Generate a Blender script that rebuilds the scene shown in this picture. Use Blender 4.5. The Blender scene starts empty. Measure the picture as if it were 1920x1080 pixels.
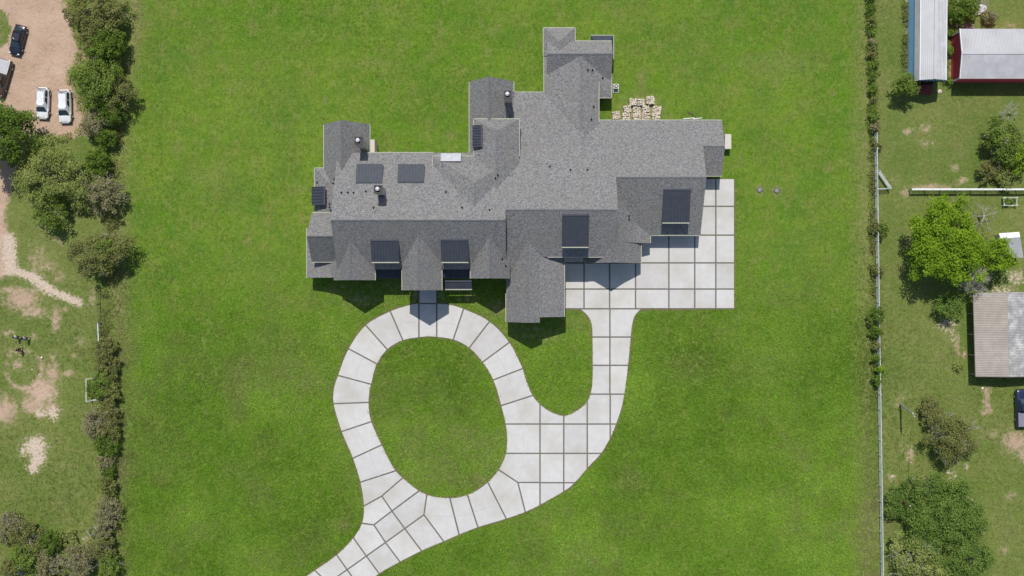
import bpy, bmesh, math, random
import numpy as np
from mathutils import Vector, Matrix, noise as mnoise

# ---------------------------------------------------------------- camera, sky, sun, exposure
scene = bpy.context.scene
COL = scene.collection
ALT = 150.0            # drone height above the lawn in metres
S = 13.0               # image pixel grid: 13 pixels to the ground metre, image centre at (960, 540)

cam_d = bpy.data.cameras.new('camera')
cam_d.sensor_width = 36.0
cam_d.lens = 36.56
cam_d.clip_start = 1.0
cam_d.clip_end = 6000.0
cam = bpy.data.objects.new('camera', cam_d)
cam.location = (0, 0, ALT)
cam.rotation_euler = (0, 0, 0)
COL.objects.link(cam)
scene.camera = cam

SUN_EL = math.radians(61.5)
SUN_AZ = math.atan2(-0.15, 1.0)            # the sun stands beyond the top edge, a little to the left
sun_vec = Vector((math.sin(SUN_AZ)*math.cos(SUN_EL), math.cos(SUN_AZ)*math.cos(SUN_EL), math.sin(SUN_EL)))
world = bpy.data.worlds.new('World')
scene.world = world
world.use_nodes = True
wn = world.node_tree
wn.nodes.clear()
sky = wn.nodes.new('ShaderNodeTexSky')
sky.sky_type = 'NISHITA'
sky.sun_disc = False
sky.sun_elevation = SUN_EL
sky.sun_rotation = SUN_AZ
bg = wn.nodes.new('ShaderNodeBackground')
bg.inputs['Strength'].default_value = 0.105
wo = wn.nodes.new('ShaderNodeOutputWorld')
wn.links.new(sky.outputs[0], bg.inputs[0])
wn.links.new(bg.outputs[0], wo.inputs[0])

sun_d = bpy.data.lights.new('sun', 'SUN')
sun_d.energy = 3.9
sun_d.angle = math.radians(0.5)
sun_d.color = (1.0, 0.955, 0.89)
sun = bpy.data.objects.new('sun', sun_d)
sun.rotation_euler = sun_vec.to_track_quat('Z', 'Y').to_euler()
sun.location = (0, 60, 120)
COL.objects.link(sun)

scene.view_settings.view_transform = 'Standard'
scene.view_settings.look = 'None'
scene.view_settings.exposure = 0.0
scene.view_settings.gamma = 1.0
scene.view_settings.use_curve_mapping = False

R = random.Random(7)
NR = np.random.default_rng(7)

# ---------------------------------------------------------------- helpers
def W(x, y, h=0.0):
    """image pixel (x, y) at height h, traced back through the camera -> metres"""
    k = (1 - h/ALT)/S
    return ((x-960)*k, (540-y)*k, h)

def U(u, v, h=0.0):
    """a point of the plan grid in ground-level image pixels -> metres"""
    return ((u-960)/S, (540-v)/S, h)

def srgb(r, g, b):
    f = lambda c: (c/255/12.92) if c/255 <= .04045 else ((c/255+.055)/1.055)**2.4
    return (f(r), f(g), f(b))

ORG = {}

def tag(o, label=None, cat=None, group=None, kind=None):
    if label: o['label'] = label
    if cat: o['category'] = cat
    if group: o['group'] = group
    if kind: o['kind'] = kind
    return o

def thing(name, label, cat, loc=(0, 0, 0), rotz=0.0, group=None):
    o = bpy.data.objects.new(name, None)
    o.empty_display_size = .5
    o.location = loc
    o.rotation_euler = (0, 0, rotz)
    COL.objects.link(o)
    ORG[o] = Vector(loc)
    return tag(o, label, cat, group)

def raw_mesh(name, verts, faces, mats, mi=None, smooth=False):
    me = bpy.data.meshes.new(name)
    me.from_pydata([tuple(v) for v in verts], [], faces)
    if not isinstance(mats, (list, tuple)): mats = [mats]
    for m in mats: me.materials.append(m)
    if mi is not None: me.polygons.foreach_set('material_index', mi)
    if smooth: me.polygons.foreach_set('use_smooth', [True]*len(me.polygons))
    me.update()
    return me

def link(name, me, parent=None, loc=None, rot=None):
    o = bpy.data.objects.new(name, me)
    COL.objects.link(o)
    if parent is not None: o.parent = parent
    if loc is not None: o.location = loc
    if rot is not None: o.rotation_euler = rot
    return o

def mesh(name, verts, faces, mats, parent=None, mi=None, smooth=False, local=False):
    """verts in world metres; when parented they are stored relative to the parent's origin"""
    if parent is not None and not local:
        off = ORG.get(parent, Vector((0, 0, 0)))
        verts = [(v[0]-off.x, v[1]-off.y, v[2]-off.z) for v in verts]
    o = link(name, raw_mesh(name, verts, faces, mats, mi, smooth), parent)
    if parent is not None: ORG[o] = ORG.get(parent, Vector((0, 0, 0)))
    else: ORG[o] = Vector((0, 0, 0))
    return o

class MB:
    """collects pieces of one mesh"""
    def __init__(s): s.v, s.f, s.m = [], [], []
    def add(s, v, f, m=0):
        n = len(s.v); s.v += [tuple(p) for p in v]
        s.f += [tuple(i+n for i in q) for q in f]; s.m += [m]*len(f)
        return s
    def box(s, c, d, rz=0.0, m=0):
        x, y, z = d[0]/2, d[1]/2, d[2]/2
        cs, sn = math.cos(rz), math.sin(rz)
        P = []
        for k in (-z, z):
            for (i, j) in ((-x, -y), (x, -y), (x, y), (-x, y)):
                P.append((c[0]+i*cs-j*sn, c[1]+i*sn+j*cs, c[2]+k))
        return s.add(P, [(3, 2, 1, 0), (4, 5, 6, 7), (0, 1, 5, 4), (1, 2, 6, 5), (2, 3, 7, 6), (3, 0, 4, 7)], m)
    def bar(s, a, b, w, h=None, m=0):
        """box beam from a to b, w wide and h tall"""
        h = h or w
        a, b = Vector(a), Vector(b); d = b-a
        if d.length < 1e-6: return s
        up = Vector((0, 0, 1)) if abs(d.normalized().z) < .98 else Vector((0, 1, 0))
        sd = d.cross(up).normalized()*w/2; u2 = sd.cross(d).normalized()*h/2
        P = [a-sd-u2, a+sd-u2, a+sd+u2, a-sd+u2, b-sd-u2, b+sd-u2, b+sd+u2, b-sd+u2]
        return s.add(P, [(0, 1, 2, 3), (7, 6, 5, 4), (4, 5, 1, 0), (5, 6, 2, 1), (6, 7, 3, 2), (7, 4, 0, 3)], m)
    def tube(s, pts, rad, n=6, m=0, cap=True):
        pts = [Vector(p) for p in pts]
        if not isinstance(rad, (list, tuple)): rad = [rad]*len(pts)
        P, F = [], []
        for i, p in enumerate(pts):
            d = (pts[min(i+1, len(pts)-1)]-pts[max(i-1, 0)])
            d = d.normalized() if d.length > 1e-9 else Vector((0, 0, 1))
            a = d.orthogonal().normalized(); b = d.cross(a)
            for k in range(n):
                t = 2*math.pi*k/n
                P.append(p+(a*math.cos(t)+b*math.sin(t))*rad[i])
        for i in range(len(pts)-1):
            for k in range(n):
                F.append((i*n+k, i*n+(k+1) % n, (i+1)*n+(k+1) % n, (i+1)*n+k))
        if cap:
            F.append(tuple(range(n-1, -1, -1))); F.append(tuple((len(pts)-1)*n+k for k in range(n)))
        return s.add(P, F, m)
    def cyl(s, c, r, z0, z1, n=16, m=0, r2=None):
        r2 = r if r2 is None else r2
        P = [(c[0]+r*math.cos(2*math.pi*k/n), c[1]+r*math.sin(2*math.pi*k/n), z0) for k in range(n)]
        P += [(c[0]+r2*math.cos(2*math.pi*k/n), c[1]+r2*math.sin(2*math.pi*k/n), z1) for k in range(n)]
        F = [(k, (k+1) % n, n+(k+1) % n, n+k) for k in range(n)]
        F += [tuple(range(n-1, -1, -1)), tuple(range(n, 2*n))]
        return s.add(P, F, m)
    def prism(s, poly, z0, z1, m=0, mt=None):
        """vertical prism over a plan polygon (x, y) in metres, counter-clockwise"""
        n = len(poly)
        ar = sum(poly[i][0]*poly[(i+1) % n][1]-poly[(i+1) % n][0]*poly[i][1] for i in range(n))
        if ar < 0: poly = poly[::-1]
        P = [(x, y, z0) for x, y in poly]+[(x, y, z1) for x, y in poly]
        k = len(s.v); s.v += P
        for i in range(n): s.f.append((k+i, k+(i+1) % n, k+n+(i+1) % n, k+n+i)); s.m.append(m)
        s.f.append(tuple(k+n+i for i in range(n))); s.m.append(m if mt is None else mt)
        s.f.append(tuple(k+i for i in range(n-1, -1, -1))); s.m.append(m)
        return s
    def build(s, name, mats, parent=None, smooth=False, local=False):
        return mesh(name, s.v, s.f, mats, parent, s.m, smooth, local)

# ---------------------------------------------------------------- materials
def newmat(name):
    m = bpy.data.materials.new(name); m.use_nodes = True
    nt = m.node_tree; b = nt.nodes['Principled BSDF']
    return m, nt, b

def N(nt, t, **kw):
    n = nt.nodes.new(t)
    for k, v in kw.items():
        if k in n.inputs: n.inputs[k].default_value = v
        else: setattr(n, k, v)
    return n

def coords(nt, scale=(1, 1, 1)):
    g = nt.nodes.new('ShaderNodeNewGeometry')
    mp = N(nt, 'ShaderNodeMapping'); mp.inputs['Scale'].default_value = scale
    nt.links.new(g.outputs['Position'], mp.inputs['Vector'])
    return mp.outputs[0]

def noise(nt, vec, scale, detail=2.0, rough=.5, lo=None, hi=None):
    n = N(nt, 'ShaderNodeTexNoise', Scale=scale, Detail=detail, Roughness=rough)
    nt.links.new(vec, n.inputs['Vector'])
    o = n.outputs['Fac']
    if lo is not None:
        r = N(nt, 'ShaderNodeMapRange'); r.inputs['From Min'].default_value = lo; r.inputs['From Max'].default_value = hi
        nt.links.new(o, r.inputs['Value']); o = r.outputs[0]
    return o

def mixc(nt, fac, a, b, mode='MIX'):
    m = N(nt, 'ShaderNodeMix', data_type='RGBA', blend_type=mode)
    for i, x in ((0, fac), (6, a), (7, b)):
        if isinstance(x, (int, float)): m.inputs[i].default_value = x
        elif isinstance(x, tuple): m.inputs[i].default_value = (*x[:3], 1)
        else: nt.links.new(x, m.inputs[i])
    return m.outputs[2]

def math_(nt, op, a, b=None, clamp=False):
    m = N(nt, 'ShaderNodeMath', operation=op, use_clamp=clamp)
    for i, x in ((0, a), (1, b)):
        if x is None: continue
        if isinstance(x, (int, float)): m.inputs[i].default_value = x
        else: nt.links.new(x, m.inputs[i])
    return m.outputs[0]

def bump(nt, b, h, strength, dist=.05):
    n = N(nt, 'ShaderNodeBump', Strength=strength, Distance=dist)
    nt.links.new(h, n.inputs['Height']); nt.links.new(n.outputs[0], b.inputs['Normal'])

def surf(name, c1, c2, scale=2.0, rough=.8, metal=0.0, detail=4.0, bmp=0.0, c3=None, scale3=.3, spec=.3, objvar=0.0):
    """two-tone mottled surface with an optional broad third tone and per-object tint"""
    m, nt, b = newmat(name)
    v = coords(nt)
    n1 = noise(nt, v, scale, detail, .6, .3, .7)
    c = mixc(nt, n1, c1, c2)
    if c3 is not None:
        c = mixc(nt, noise(nt, v, scale3, 3, .55, .45, .72), c, c3)
    if objvar:
        oi = N(nt, 'ShaderNodeObjectInfo')
        f = math_(nt, 'MULTIPLY_ADD', oi.outputs['Random'], objvar)
        nt.nodes[-1].inputs[2].default_value = 1-objvar/2
        hs = N(nt, 'ShaderNodeHueSaturation'); nt.links.new(f, hs.inputs['Value']); nt.links.new(c, hs.inputs['Color'])
        c = hs.outputs[0]
    nt.links.new(c, b.inputs['Base Color'])
    b.inputs['Roughness'].default_value = rough; b.inputs['Metallic'].default_value = metal
    b.inputs['Specular IOR Level'].default_value = spec
    if bmp: bump(nt, b, n1, bmp)
    return m

def plain(name, c, rough=.5, metal=0.0, spec=.5, coat=0.0):
    m, nt, b = newmat(name)
    v = coords(nt)
    n1 = noise(nt, v, 3.0, 3, .6, .3, .7)
    cc = mixc(nt, n1, tuple(x*.88 for x in c), tuple(min(1, x*1.08) for x in c))
    nt.links.new(cc, b.inputs['Base Color'])
    b.inputs['Roughness'].default_value = rough; b.inputs['Metallic'].default_value = metal
    b.inputs['Specular IOR Level'].default_value = spec
    if coat: b.inputs['Coat Weight'].default_value = coat; b.inputs['Coat Roughness'].default_value = .08
    return m

M = {}
def shingle_mat(name='shingles'):
    m, nt, b = newmat(name)
    v = coords(nt)
    # shingle tabs: small cells, some pale, some dark, over a broad weathering tone
    vo = N(nt, 'ShaderNodeTexVoronoi', Scale=6.4, Randomness=1.0); nt.links.new(v, vo.inputs['Vector'])
    sep = N(nt, 'ShaderNodeSeparateColor'); nt.links.new(vo.outputs['Color'], sep.inputs[0])
    cell = sep.outputs[0]
    n1 = noise(nt, v, 6.0, 3, .7, .28, .72)
    f = math_(nt, 'ADD', math_(nt, 'MULTIPLY', cell, .55), math_(nt, 'MULTIPLY', n1, .45))
    c = mixc(nt, f, (.082, .083, .088), (.310, .307, .302))
    c = mixc(nt, noise(nt, v, .35, 4, .6, .42, .75), c, (.215, .198, .174), 'MIX')
    mm = nt.nodes[-1]
    c2 = mixc(nt, .5, mixc(nt, f, (.082, .083, .088), (.310, .307, .302)), c)
    nt.links.new(c2, b.inputs['Base Color'])
    b.inputs['Roughness'].default_value = .95; b.inputs['Specular IOR Level'].default_value = .15
    bump(nt, b, f, .35, .03)
    return m
M['shingle'] = shingle_mat()
M['trim'] = surf('cream_trim', (.34, .36, .26), (.44, .45, .35), 6, .6)
M['stucco'] = surf('pale_stucco', (.52, .49, .42), (.60, .57, .50), 4, .9, bmp=.2)
M['chim'] = surf('chimney_stucco', (.50, .45, .38), (.60, .54, .46), 5, .9, bmp=.3)
M['metal'] = surf('slate_metal', (.040, .048, .065), (.052, .060, .078), 1.5, .55, .1, spec=.25)
M['zinc'] = surf('bright_metal', (.40, .41, .44), (.50, .51, .54), 2.0, .5, .1, spec=.4)
M['soot'] = plain('dark_iron', (.028, .026, .028), .6)
M['black'] = plain('black_rubber', (.012, .012, .013), .7, spec=.2)
M['flue'] = plain('pale_flue', (.75, .76, .80), .35, .3)
M['glass'] = plain('dark_glass', (.015, .02, .026), .08, 0, .6)
M['door'] = surf('stained_door', (.07, .035, .02), (.10, .05, .03), 9, .5)
M['garage'] = surf('painted_door', (.50, .48, .44), (.56, .54, .50), 4, .6)
M['slab'] = surf('concrete', (.50, .49, .475), (.56, .55, .53), 1.1, .88, bmp=.05, c3=(.455, .44, .39), scale3=.22, detail=7, spec=.2, objvar=.13)
M['joint'] = surf('joint_gravel', (.10, .092, .09), (.21, .195, .18), 9, .95, bmp=.3, c3=(.13, .145, .06), scale3=1.1)
M['score'] = plain('sawcut', (.44, .43, .42), .9)
M['soil'] = surf('edge_soil', (.13, .10, .055), (.20, .15, .09), 5, .95, bmp=.4, c3=(.10, .13, .03), scale3=1.4)
M['stone'] = surf('pale_limestone', (.48, .42, .33), (.68, .61, .50), 5.5, .9, bmp=.5, c3=(.38, .33, .24), scale3=2.2)
M['wood'] = surf('weathered_wood', (.22, .17, .13), (.36, .30, .25), 7, .9)
M['whitepipe'] = plain('white_paint', (.78, .79, .78), .45)
M['palepipe'] = surf('weathered_white_pipe', (.50, .58, .58), (.74, .77, .76), 1.3, .5)
M['darkpipe'] = plain('rusty_pipe', (.055, .045, .04), .7)
M['greypipe'] = plain('galvanised_pipe', (.38, .38, .40), .45, .4)
M['redwall'] = surf('red_siding', (.68, .080, .10), (.76, .10, .12), 3, .7)
M['bluewall'] = surf('blue_siding', (.34, .60, .92), (.38, .64, .95), 3, .55)
M['barnroof'] = surf('galvalume_roof', (.44, .445, .46), (.51, .51, .52), .7, .55, .25, c3=(.38, .375, .38), scale3=.35, spec=.35)
M['barnroof2'] = surf('aged_galvalume_roof', (.44, .44, .46), (.54, .54, .55), .9, .55, .15, c3=(.44, .43, .44), scale3=.5, spec=.35)
M['rustroof'] = surf('aged_tan_roof', (.33, .295, .255), (.41, .375, .325), 1.2, .75, c3=(.33, .29, .25), scale3=.5, objvar=.07)
M['greyroof'] = surf('grey_patched_roof', (.29, .285, .28), (.35, .345, .335), 1.6, .75, c3=(.58, .57, .555), scale3=.9, objvar=.06)
M['floor'] = surf('red_earth_floor', (.22, .05, .05), (.28, .08, .07), 3, .9)
M['bark'] = surf('bark', (.10, .08, .065), (.20, .17, .145), 5, .95, bmp=.5)
M['greybark'] = surf('pale_bark', (.30, .275, .25), (.46, .43, .40), 4, .95)
M['rubble'] = surf('white_rubble', (.60, .58, .56), (.74, .72, .70), 5, .9)

# ---------------------------------------------------------------- ground
def seg_dist(X, Y, a, b):
    ax, ay = a; bx, by = b; dx, dy = bx-ax, by-ay
    t = np.clip(((X-ax)*dx+(Y-ay)*dy)/(dx*dx+dy*dy+1e-9), 0, 1)
    return np.hypot(X-ax-t*dx, Y-ay-t*dy)

def in_poly(X, Y, poly):
    r = np.zeros(X.shape, bool); n = len(poly)
    for i in range(n):
        x1, y1 = poly[i]; x2, y2 = poly[(i+1) % n]
        c = ((y1 > Y) != (y2 > Y)) & (X < (x2-x1)*(Y-y1)/((y2-y1) if y2 != y1 else 1e-9)+x1)
        r ^= c
    return r

def poly_mask(X, Y, poly, soft):
    d = np.full(X.shape, 1e9)
    for i in range(len(poly)): d = np.minimum(d, seg_dist(X, Y, poly[i], poly[(i+1) % len(poly)]))
    sd = np.where(in_poly(X, Y, poly), d, -d)
    return np.clip(.5+sd/(2*soft), 0, 1)

def blob(X, Y, x, y, rx, ry, k=1.0):
    d = np.hypot((X-x)/rx, (Y-y)/ry)
    return np.clip(1.25-d*.75, 0, 1)*k

def ground():
    fx = np.linspace(-82, 82, 411); fy = np.linspace(-48, 48, 241)
    out = np.array([86, 95, 110, 140, 200, 320, 600, 1200, 2500.])
    xs = np.concatenate([-out[::-1], fx, out]); o2 = np.array([52, 60, 75, 110, 180, 320, 600, 1200, 2500.])
    ys = np.concatenate([-o2[::-1], fy, o2])
    GX, GY = np.meshgrid(xs, ys)
    X = 960+GX*S; Y = 540-GY*S
    rel = np.zeros_like(GX)
    for i in range(GX.shape[0]):
        pass
    Z = .05*np.sin(GX*.21+1)*np.cos(GY*.17)*0
    verts = np.stack([GX, GY, Z], -1).reshape(-1, 3)
    nx, ny = len(xs), len(ys)
    idx = np.arange(nx*ny).reshape(ny, nx)
    faces = np.stack([idx[:-1, :-1], idx[:-1, 1:], idx[1:, 1:], idx[1:, :-1]], -1).reshape(-1, 4)
    # masks of bare soil, of sand, of dry straw, and of the neighbours' thinner grass
    dirt = np.zeros_like(X); sand = np.zeros_like(X); straw = np.zeros_like(X)
    mx = lambda A, B: np.maximum(A, B)
    yard = [(-900, -300), (60, -300), (118, 0), (132, 25), (138, 60), (150, 92), (168, 108), (142, 118), (128, 140), (140, 165), (158, 200),
            (176, 236), (168, 252), (120, 262), (92, 250), (62, 250), (30, 330), (10, 400), (18, 455), (28, 510), (2, 522), (-60, 560), (-900, 600)]
    dirt = mx(dirt, poly_mask(X, Y, yard, 9))
    dirt = np.where((blob(X, Y, -2, 55, 20, 34) > .45), dirt*.25, dirt)
    for (a, b, w) in (((28, 508), (60, 520), 8), ((60, 520), (95, 545), 10), ((95, 545), (148, 568), 8), ((16, 450), (20, 505), 13)):
        sand = mx(sand, np.clip(1.1-seg_dist(X, Y, a, b)/(w*1.7), 0, 1))
    for (x, y, rx, ry, k) in ((40, 560, 34, 22, .9), (20, 545, 22, 10, .75), (60, 585, 30, 12, .72), (104, 600, 9, 26, .8), (90, 500, 22, 10, .6), (110, 520, 14, 12, .55),
                              (172, 560, 9, 20, .55), (118, 580, 10, 6, .7), (14, 625, 14, 9, .6), (60, 632, 12, 8, .6), (78, 735, 30, 26, .95), (98, 700, 14, 22, .8),
                              (128, 700, 10, 8, .8), (62, 760, 22, 18, .9), (95, 765, 18, 14, .8), (8, 770, 26, 28, .85), (30, 660, 26, 10, .55), (32, 685, 14, 14, .6),
                              (150, 640, 8, 14, .5), (140, 668, 6, 8, .5), (100, 672, 8, 14, .55), (70, 490, 20, 40, .5), (110, 450, 12, 12, .5)):
        dirt = mx(dirt, blob(X, Y, x, y, rx, ry, k))
    ring = np.abs(np.hypot((X-44)/34, (Y-693)/36)-1)
    dirt = mx(dirt, np.clip(1.05-ring*4.2, 0, .95)*(.72+.28*np.sin(np.arctan2(Y-693, X-44)*1.0+.6)))
    for (x, y, rx, ry, k) in ((66, 838, 22, 20, .95), (72, 860, 16, 14, .9), (62, 876, 12, 14, .9), (45, 845, 12, 12, .75), (100, 775, 12, 14, .85), (75, 775, 14, 10, .8),
                              (25, 980, 14, 10, .7), (35, 1075, 10, 6, .7), (8, 1000, 10, 20, .5), (108, 1045, 8, 14, .6), (160, 1010, 8, 10, .6)):
        sand = mx(sand, blob(X, Y, x, y, rx, ry, k))
    for (x, y, rx, ry, k) in ((1200, 212, 34, 22, .62), (1225, 205, 12, 14, .6), (1165, 218, 14, 10, .5), (680, 560, 40, 22, .42), (640, 545, 40, 14, .36), (740, 540, 26, 12, .42), (778, 556, 8, 16, .5), (828, 556, 8, 16, .5), (880, 555, 40, 20, .36), (930, 575, 18, 16, .42), (1005, 625, 45, 22, .42), (945, 590, 10, 6, .35), (1098, 586, 8, 5, .45), (1205, 584, 8, 4, .5)):  # pallet soil, and front-bed soil that also lightens the house's cast shadow by colour
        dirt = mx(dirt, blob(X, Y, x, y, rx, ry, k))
    # right-hand neighbours
    for (x, y, rx, ry, k) in ((1702, 246, 12, 7, .8), (1735, 241, 12, 7, .8), (1790, 315, 8, 6, .9), (1802, 338, 12, 7, .85), (1745, 350, 45, 6, .85), (1698, 362, 10, 10, .7),
                              (1735, 268, 14, 6, .5), (1795, 645, 5, 24, .85), (1808, 664, 5, 8, .95), (1850, 735, 10, 9, .9), (1850, 755, 8, 18, .85), (1850, 772, 12, 8, .9),
                              (1905, 828, 26, 22, .95), (1925, 845, 20, 26, .9), (1864, 815, 10, 10, .6), (1707, 852, 8, 18, .8), (1690, 836, 6, 14, .6), (1742, 912, 18, 14, 1.0),
                              (1728, 900, 10, 8, .8), (1815, 945, 16, 16, .75), (1895, 930, 14, 10, .6), (1885, 1032, 10, 10, .6), (1683, 760, 8, 6, .7), (1700, 30, 6, 40, .75), (1699, 105, 6, 30, .7),
                              (1782, 130, 6, 30, .6), (1895, 48, 16, 6, .6), (1690, 745, 10, 8, .6), (1675, 340, 10, 10, .4), (1733, 1020, 14, 14, .5)):
        dirt = mx(dirt, blob(X, Y, x, y, rx, ry, k*.86))
    for (x, y, rx, ry, k) in ((1775, 608, 20, 16, .75), (1786, 630, 8, 20, .6), (1672, 896, 12, 8, .7), (1708, 898, 8, 6, .85), (1785, 890, 14, 14, .6), (1740, 270, 18, 6, .5), (1812, 875, 5, 8, .8),
                              (1720, 1000, 10, 8, .3), (1805, 40, 8, 10, .5), (1885, 475, 14, 16, .5), (1905, 520, 26, 18, .7), (1880, 545, 30, 10, .7)):
        sand = mx(sand, blob(X, Y, x, y, rx, ry, k*.86))
    # straw-coloured strips along both boundaries and wear on the lawn
    straw = mx(straw, np.clip(1-np.abs(X-238-18*np.exp(-((Y-40)/70.)**2))/26, 0, 1)*np.clip(1.1-Y/420, .25, 1))
    straw = mx(straw, np.clip(1-np.abs(X-1625)/34, 0, 1)*.8)
    straw = mx(straw, np.clip(1-np.abs(X-222)/34, 0, 1)*.85)
    for (x, y, rx, ry, k) in ((1202, 210, 40, 30, .5), (1202, 150, 8, 16, .75), (610, 188, 5, 4, .9), (830, 205, 6, 5, .6), (845, 255, 10, 8, .6), (1424, 356, 9, 9, 1.0), (1456, 358, 10, 9, 1.0), (700, 120, 30, 10, .35),
                              (560, 355, 16, 10, .4), (400, 330, 40, 20, .3), (1562, 178, 4, 3, 1.), (1290, 690, 40, 25, .4), (1180, 905, 30, 25, .4), (930, 580, 20, 14, .6), (960, 612, 22, 30, .55), (480, 700, 60, 40, .25),
                              (1470, 120, 60, 20, .3), (1420, 690, 60, 30, .25), (1075, 600, 30, 16, .35), (760, 900, 30, 14, .4), (880, 905, 30, 14, .45), (640, 985, 14, 12, .4)):
        straw = mx(straw, blob(X, Y, x, y, rx, ry, k))
    edge_l = 200+10*np.sin(Y*.021)+6*np.sin(Y*.057+1); edge_r = 1642+X*0
    nb = np.clip((edge_l-X)/16+.5, 0, 1)+np.clip((X-edge_r)/10+.5, 0, 1)
    me = raw_mesh('ground', verts, [tuple(f) for f in faces.tolist()], M['ground'])
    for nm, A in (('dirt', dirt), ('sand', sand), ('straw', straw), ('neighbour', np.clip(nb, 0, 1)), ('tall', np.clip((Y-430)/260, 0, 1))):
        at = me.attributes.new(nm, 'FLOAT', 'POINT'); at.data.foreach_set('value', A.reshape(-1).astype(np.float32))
    o = link('ground', me); tag(o, 'flat green lawn and neighbouring paddocks with bare soil patches', None, None, 'structure')
    return o

def ground_mat():
    m, nt, b = newmat('lawn_and_soil')
    v = coords(nt)
    at = lambda s: N(nt, 'ShaderNodeAttribute', attribute_name=s).outputs['Fac']
    big = noise(nt, v, .035, 4, .6, .3, .7)
    mid = noise(nt, v, .22, 4, .62, .3, .7)
    fin = noise(nt, v, 1.5, 5, .72, .3, .7)
    vs = coords(nt, (1, .55, 1))
    tuf = noise(nt, vs, 3.4, 3, .7, .32, .68)
    tall = at('tall')
    g = mixc(nt, noise(nt, v, .030, 4, .6, .38, .62), (.088, .196, .010), (.168, .252, .026))
    # faint bands left by the mower
    g = mixc(nt, math_(nt, 'MULTIPLY', noise(nt, coords(nt, (.10, 1, 1)), .42, 4, .6, .45, .68), .38), g, (.185, .250, .036))
    g = mixc(nt, math_(nt, 'MULTIPLY', noise(nt, coords(nt, (.13, 1, 1)), .55, 4, .6, .48, .70), .40), g, (.070, .150, .010))
    g = mixc(nt, math_(nt, 'MULTIPLY', tall, .6), g, (.074, .178, .007))
    # patches of yellower, bluer and drier turf a metre or two across
    g = mixc(nt, math_(nt, 'MULTIPLY', noise(nt, v, .13, 5, .65, .44, .62), .8), g, (.076, .160, .020))
    g = mixc(nt, math_(nt, 'MULTIPLY', noise(nt, coords(nt, (1.3, .8, 1)), .30, 5, .68, .44, .64), .85), g, (.160, .200, .036))
    g = mixc(nt, math_(nt, 'MULTIPLY', noise(nt, v, .36, 5, .7, .52, .70), .7), g, (.225, .212, .072))
    g = mixc(nt, math_(nt, 'MULTIPLY', noise(nt, v, .9, 4, .7, .46, .72), .6), g, (.068, .145, .016))
    g = mixc(nt, math_(nt, 'MULTIPLY', noise(nt, vs, 2.0, 4, .75, .48, .72), .65), g, (.185, .285, .062))
    g = mixc(nt, math_(nt, 'MULTIPLY', noise(nt, vs, 2.6, 4, .75, .50, .74), .7), g, (.046, .092, .010))
    # the neighbours' thinner, olive turf
    q = mixc(nt, noise(nt, v, .07, 4, .6, .35, .65), (.112, .172, .034), (.195, .218, .066))
    q = mixc(nt, math_(nt, 'MULTIPLY', noise(nt, v, .22, 5, .68, .45, .70), .7), q, (.215, .205, .080))
    q = mixc(nt, math_(nt, 'MULTIPLY', noise(nt, v, .5, 4, .65, .42, .7), .6), q, (.104, .168, .032))
    q = mixc(nt, math_(nt, 'MULTIPLY', noise(nt, v, 2.2, 4, .72, .44, .72), .5), q, (.072, .110, .020))
    q = mixc(nt, math_(nt, 'MULTIPLY', noise(nt, v, 1.7, 4, .75, .52, .74), .6), q, (.290, .265, .130))
    e = noise(nt, v, .8, 5, .65, .25, .75)
    nbf = math_(nt, 'ADD', at('neighbour'), math_(nt, 'MULTIPLY', math_(nt, 'SUBTRACT', e, .5), .5), True)
    c = mixc(nt, nbf, g, q)
    st = math_(nt, 'MULTIPLY', math_(nt, 'MULTIPLY', at('straw'), noise(nt, v, 1.1, 5, .75, .25, .62)), 1.15, True)
    c = mixc(nt, st, c, mixc(nt, noise(nt, v, 2.6, 3, .7, .35, .7), (.165, .165, .055), (.31, .275, .140)))
    def thr(a, sc, amp, lo, hi):
        n = noise(nt, v, sc, 6, .7, .25, .75)
        f = math_(nt, 'ADD', a, math_(nt, 'MULTIPLY', math_(nt, 'SUBTRACT', n, .5), amp))
        r = N(nt, 'ShaderNodeMapRange', interpolation_type='SMOOTHSTEP'); r.inputs['From Min'].default_value = lo; r.inputs['From Max'].default_value = hi
        nt.links.new(f, r.inputs['Value']); return r.outputs[0]
    soil = mixc(nt, noise(nt, v, .3, 5, .65, .3, .7), (.41, .275, .20), (.55, .39, .305))
    soil = mixc(nt, math_(nt, 'MULTIPLY', noise(nt, v, 2.8, 4, .75, .45, .75), .5), soil, (.56, .43, .33))
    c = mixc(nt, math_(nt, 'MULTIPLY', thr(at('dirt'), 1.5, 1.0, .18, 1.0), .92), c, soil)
    sn = mixc(nt, noise(nt, v, 3.5, 4, .8, .3, .7), (.42, .33, .24), (.66, .55, .45))
    c = mixc(nt, thr(at('sand'), 2.2, 1.3, .32, .82), c, sn)
    nt.links.new(c, b.inputs['Base Color'])
    b.inputs['Roughness'].default_value = 1.0; b.inputs['Specular IOR Level'].default_value = .05
    hb = math_(nt, 'ADD', fin, math_(nt, 'MULTIPLY', tuf, 1.2))
    bump(nt, b, hb, .45, .12)
    return m
M['ground'] = ground_mat()
GROUND = ground()

# ---------------------------------------------------------------- driveway: slabs on a gravel bed
def catmull(pts, n=6, closed=False):
    out = []; m = len(pts)
    rng = range(m if closed else m-1)
    for i in rng:
        p0 = pts[(i-1) % m] if (closed or i > 0) else pts[i]; p1 = pts[i]; p2 = pts[(i+1) % m]
        p3 = pts[(i+2) % m] if (closed or i+2 < m) else p2
        for k in range(n):
            t = k/n
            out.append(tuple(.5*((2*p1[j])+(-p0[j]+p2[j])*t+(2*p0[j]-5*p1[j]+4*p2[j]-p3[j])*t*t+(-p0[j]+3*p1[j]-3*p2[j]+p3[j])*t**3) for j in (0, 1)))
    if not closed: out.append(pts[-1])
    return out

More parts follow.
